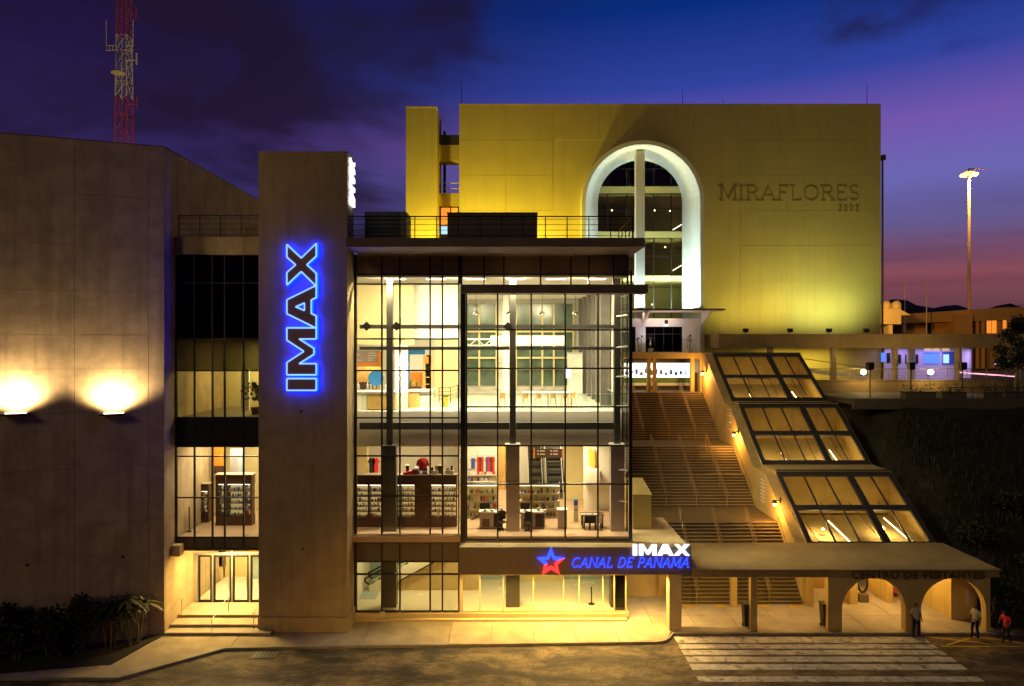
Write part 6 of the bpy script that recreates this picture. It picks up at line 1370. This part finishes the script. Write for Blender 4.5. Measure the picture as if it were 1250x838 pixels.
# assumed unseen street lamp across the road that lights the frontage
sl_ = thing('street_lamp', 'sodium street lamp on the far pavement of the road', 'street lamp', (-2.5,11,-.13))
MB().tube((-2.5,11,-.13), (-2.5,11,9.3), .11, .07, 10).build('pole', 'steel_grey', sl_); MB().path([(-2.5,11,9.3),(-2.5,11.5,9.75),(-2.5,12.6,9.9)], .05, 8).build('arm', 'steel_grey', sl_)
MB().hexa([(-2.72,12.3,9.78),(-2.28,12.3,9.78),(-2.33,13.2,9.84),(-2.67,13.2,9.84),(-2.66,12.35,10.0),(-2.34,12.35,10.0),(-2.38,13.1,9.96),(-2.62,13.1,9.96)]).build('head', 'steel_grey', sl_); bx('lens', 'lamp_small', sl_, -2.66, -2.34, 12.45, 13.05, 9.74, 9.775)
lamp('SPOT', 'street_light', (-2.5,12.8,9.68), 14000, (1,.52,.085), .2, aim=(-1.0,36.5,-1.0), spot=58, blend=1)  # beam of the assumed lamp, added to light road and tower

# ================================================================== PEOPLE
def person(label, loc, rz, J, mats_, scale_=1.09):
    """J: joint overrides (x right, y back, z up; facing -y); one continuous skinned body"""
    B = dict(pelvis=(0,0,.95), waist=(0,0,1.10), chest=(0,.01,1.32), neck=(0,.01,1.50), jaw=(0,-.01,1.58), head=(0,-.005,1.66), crown=(0,.01,1.735), nose=(0,-.105,1.64),
             shL=(-.18,.01,1.44), elL=(-.25,.02,1.16), wrL=(-.26,-.05,.92), paL=(-.262,-.07,.86), shR=(.18,.01,1.44), elR=(.25,.02,1.16), wrR=(.26,-.05,.92), paR=(.262,-.07,.86),
             hiL=(-.09,0,.92), knL=(-.10,-.02,.50), anL=(-.11,.02,.09), toL=(-.12,-.13,.035), hiR=(.09,0,.92), knR=(.10,-.02,.50), anR=(.11,.02,.09), toR=(.12,-.13,.035)); B.update(J)
    rad = dict(pelvis=.145, waist=.135, chest=.155, neck=.06, jaw=.075, head=.098, crown=.075, nose=.02, sh=.075, el=.05, wr=.035, pa=.04, hi=.10, kn=.068, an=.048, to=.045)
    E = [('pelvis','waist','shirt'),('waist','chest','shirt'),('chest','neck','shirt'),('neck','jaw','skin'),('jaw','head','skin'),('head','crown','hair'),('head','nose','skin')]
    for s_ in 'LR': E += [('chest','sh'+s_,'shirt'),('sh'+s_,'el'+s_,'shirt'),('el'+s_,'wr'+s_,'skin'),('wr'+s_,'pa'+s_,'skin'),('pelvis','hi'+s_,'trouser'),('hi'+s_,'kn'+s_,'trouser'),('kn'+s_,'an'+s_,'trouser'),('an'+s_,'to'+s_,'shoe')]
    names = list(B); pts = [Vector(B[n_]) for n_ in names]; rr = [rad.get(n_, rad.get(n_[:2], .05)) for n_ in names]
    edges = [(names.index(a), names.index(b)) for a, b, _ in E]; lab = [l for *_, l in E]
    for s_ in 'LR':                                     # five fingers from each palm
        p = Vector(B['pa'+s_]); w_ = Vector(B['wr'+s_]); d = (p-w_).normalized(); sgn = -1 if s_ == 'L' else 1; pi = names.index('pa'+s_)
        for k in range(5):
            off = Vector((0,1,0))*((k-1.5)*.018) if k < 4 else Vector((0,-1,0))*.045; ln = (.07,.08,.075,.06,.04)[k]
            a = p+d*(.03 if k < 4 else -.01)+off; b = a+d*ln+Vector((-.012*sgn,-.01,0)); pts += [a, b]; rr += [.010,.008]; edges += [(pi,len(pts)-2),(len(pts)-2,len(pts)-1)]; lab += ['skin','skin']
    me = bpy.data.meshes.new('body'); me.from_pydata([tuple(p) for p in pts], edges, []); tmp = bpy.data.objects.new('tmp_body', me); COL.objects.link(tmp)
    md = tmp.modifiers.new('skin', 'SKIN'); md.branch_smoothing = .6
    for i, r_ in enumerate(rr): me.skin_vertices[0].data[i].radius = (r_*(1.18 if names[i] in ('chest','waist','pelvis') else 1) if i < len(names) else r_, r_*(.78 if i < len(names) and names[i] in ('chest','waist','pelvis') else 1))
    me.skin_vertices[0].data[0].use_root = True
    tmp.modifiers.new('sub', 'SUBSURF').levels = 1; tmp.modifiers['sub'].render_levels = 1
    bpy.context.view_layer.update(); body = bpy.data.meshes.new_from_object(tmp.evaluated_get(bpy.context.evaluated_depsgraph_get())); bpy.data.objects.remove(tmp)
    order = ['shirt','skin','trouser','hair','shoe']; body.materials.clear()
    for o_ in order: body.materials.append(MATS[mats_[o_]])
    def near(c):
        best = (9, 'shirt')
        for (a, b), l in zip(edges, lab):
            A_, B_ = pts[a], pts[b]; ab = B_-A_; u = max(0, min(1, (c-A_).dot(ab)/max(1e-9, ab.length_squared))); dd = (c-A_-ab*u).length-(rr[a]*(1-u)+rr[b]*u)
            if dd < best[0]: best = (dd, l)
        return best[1]
    hz = Vector(B['head'])
    for p in body.polygons:
        c = p.center; l = near(c)
        if l in ('skin','hair') and (c-hz).length < .17: l = 'hair' if (c.z > hz.z+.05 or (c.y > hz.y+.02 and c.z > hz.z-.06)) else 'skin'
        p.material_index = order.index(l); p.use_smooth = True
    o = bpy.data.objects.new('person', body); COL.objects.link(o); o.location = loc; o.rotation_euler = (0,0,rz); o.scale = (scale_,)*3
    W[o] = Vector(loc); tag(o, label, 'person', 'people by the crossing'); return o
base_m = dict(shirt='pale_shirt', skin='skin_brown', trouser='navy_cloth', hair='hair_black', shoe='shoe_black')
person('person in pale shirt and dark trousers standing before the middle arch pier', (X(1118,38.95),38.92,-.13), .12, dict(elL=(-.27,.03,1.17), wrL=(-.22,-.1,1.0), paL=(-.19,-.13,.96), anL=(-.15,.02,.09), toL=(-.18,-.12,.035), anR=(.16,.02,.09), toR=(.2,-.12,.035), knL=(-.13,-.02,.5), knR=(.13,-.02,.5)), base_m, 1.12)
person('person in pale shirt seen from the side before the second arch', (X(1190,38.75),38.7,-.13), -1.2, dict(knL=(-.1,-.1,.5), anL=(-.1,-.1,.09), toL=(-.11,-.25,.035), anR=(.1,.1,.10), toR=(.11,-.04,.035), wrL=(-.2,-.2,.98), paL=(-.18,-.25,.95)), base_m, 1.10)
person('person in dark clothes stepping along by the portico corner', (X(1214,39.6),39.55,0.0), -1.5, dict(knL=(-.1,-.16,.52), anL=(-.1,-.22,.09), toL=(-.1,-.37,.04), knR=(.1,.05,.5), anR=(.1,.28,.16), toR=(.1,.16,.05), elL=(-.24,-.14,1.2), wrL=(-.2,-.3,1.02), paL=(-.19,-.35,1.0), elR=(.24,.16,1.2), wrR=(.25,.12,.96), paR=(.25,.1,.9), chest=(0,-.03,1.32), neck=(0,-.05,1.5)), dict(base_m, shirt='dark_shirt'), 1.08)
person('person in red top and knee-length dark shorts walking on the road', (X(1228,38.2),38.15,-.13), -1.25, dict(knL=(-.1,-.12,.5), anL=(-.1,-.05,.09), toL=(-.1,-.2,.035), knR=(.1,-.03,.5), anR=(.1,.2,.14), toR=(.1,.08,.04), waist=(0,-.02,1.1), chest=(0,-.08,1.3), neck=(0,-.12,1.47), jaw=(0,-.15,1.54), head=(0,-.15,1.62), crown=(0,-.14,1.69), nose=(0,-.255,1.6), shL=(-.19,-.07,1.42), shR=(.19,-.07,1.42), elL=(-.26,-.1,1.15), wrL=(-.2,-.3,1.05), paL=(-.17,-.34,1.04), elR=(.26,-.06,1.15), wrR=(.24,-.22,.95), paR=(.23,-.27,.92)), dict(base_m, shirt='red_cloth', trouser='dark_shirt'), 1.05)
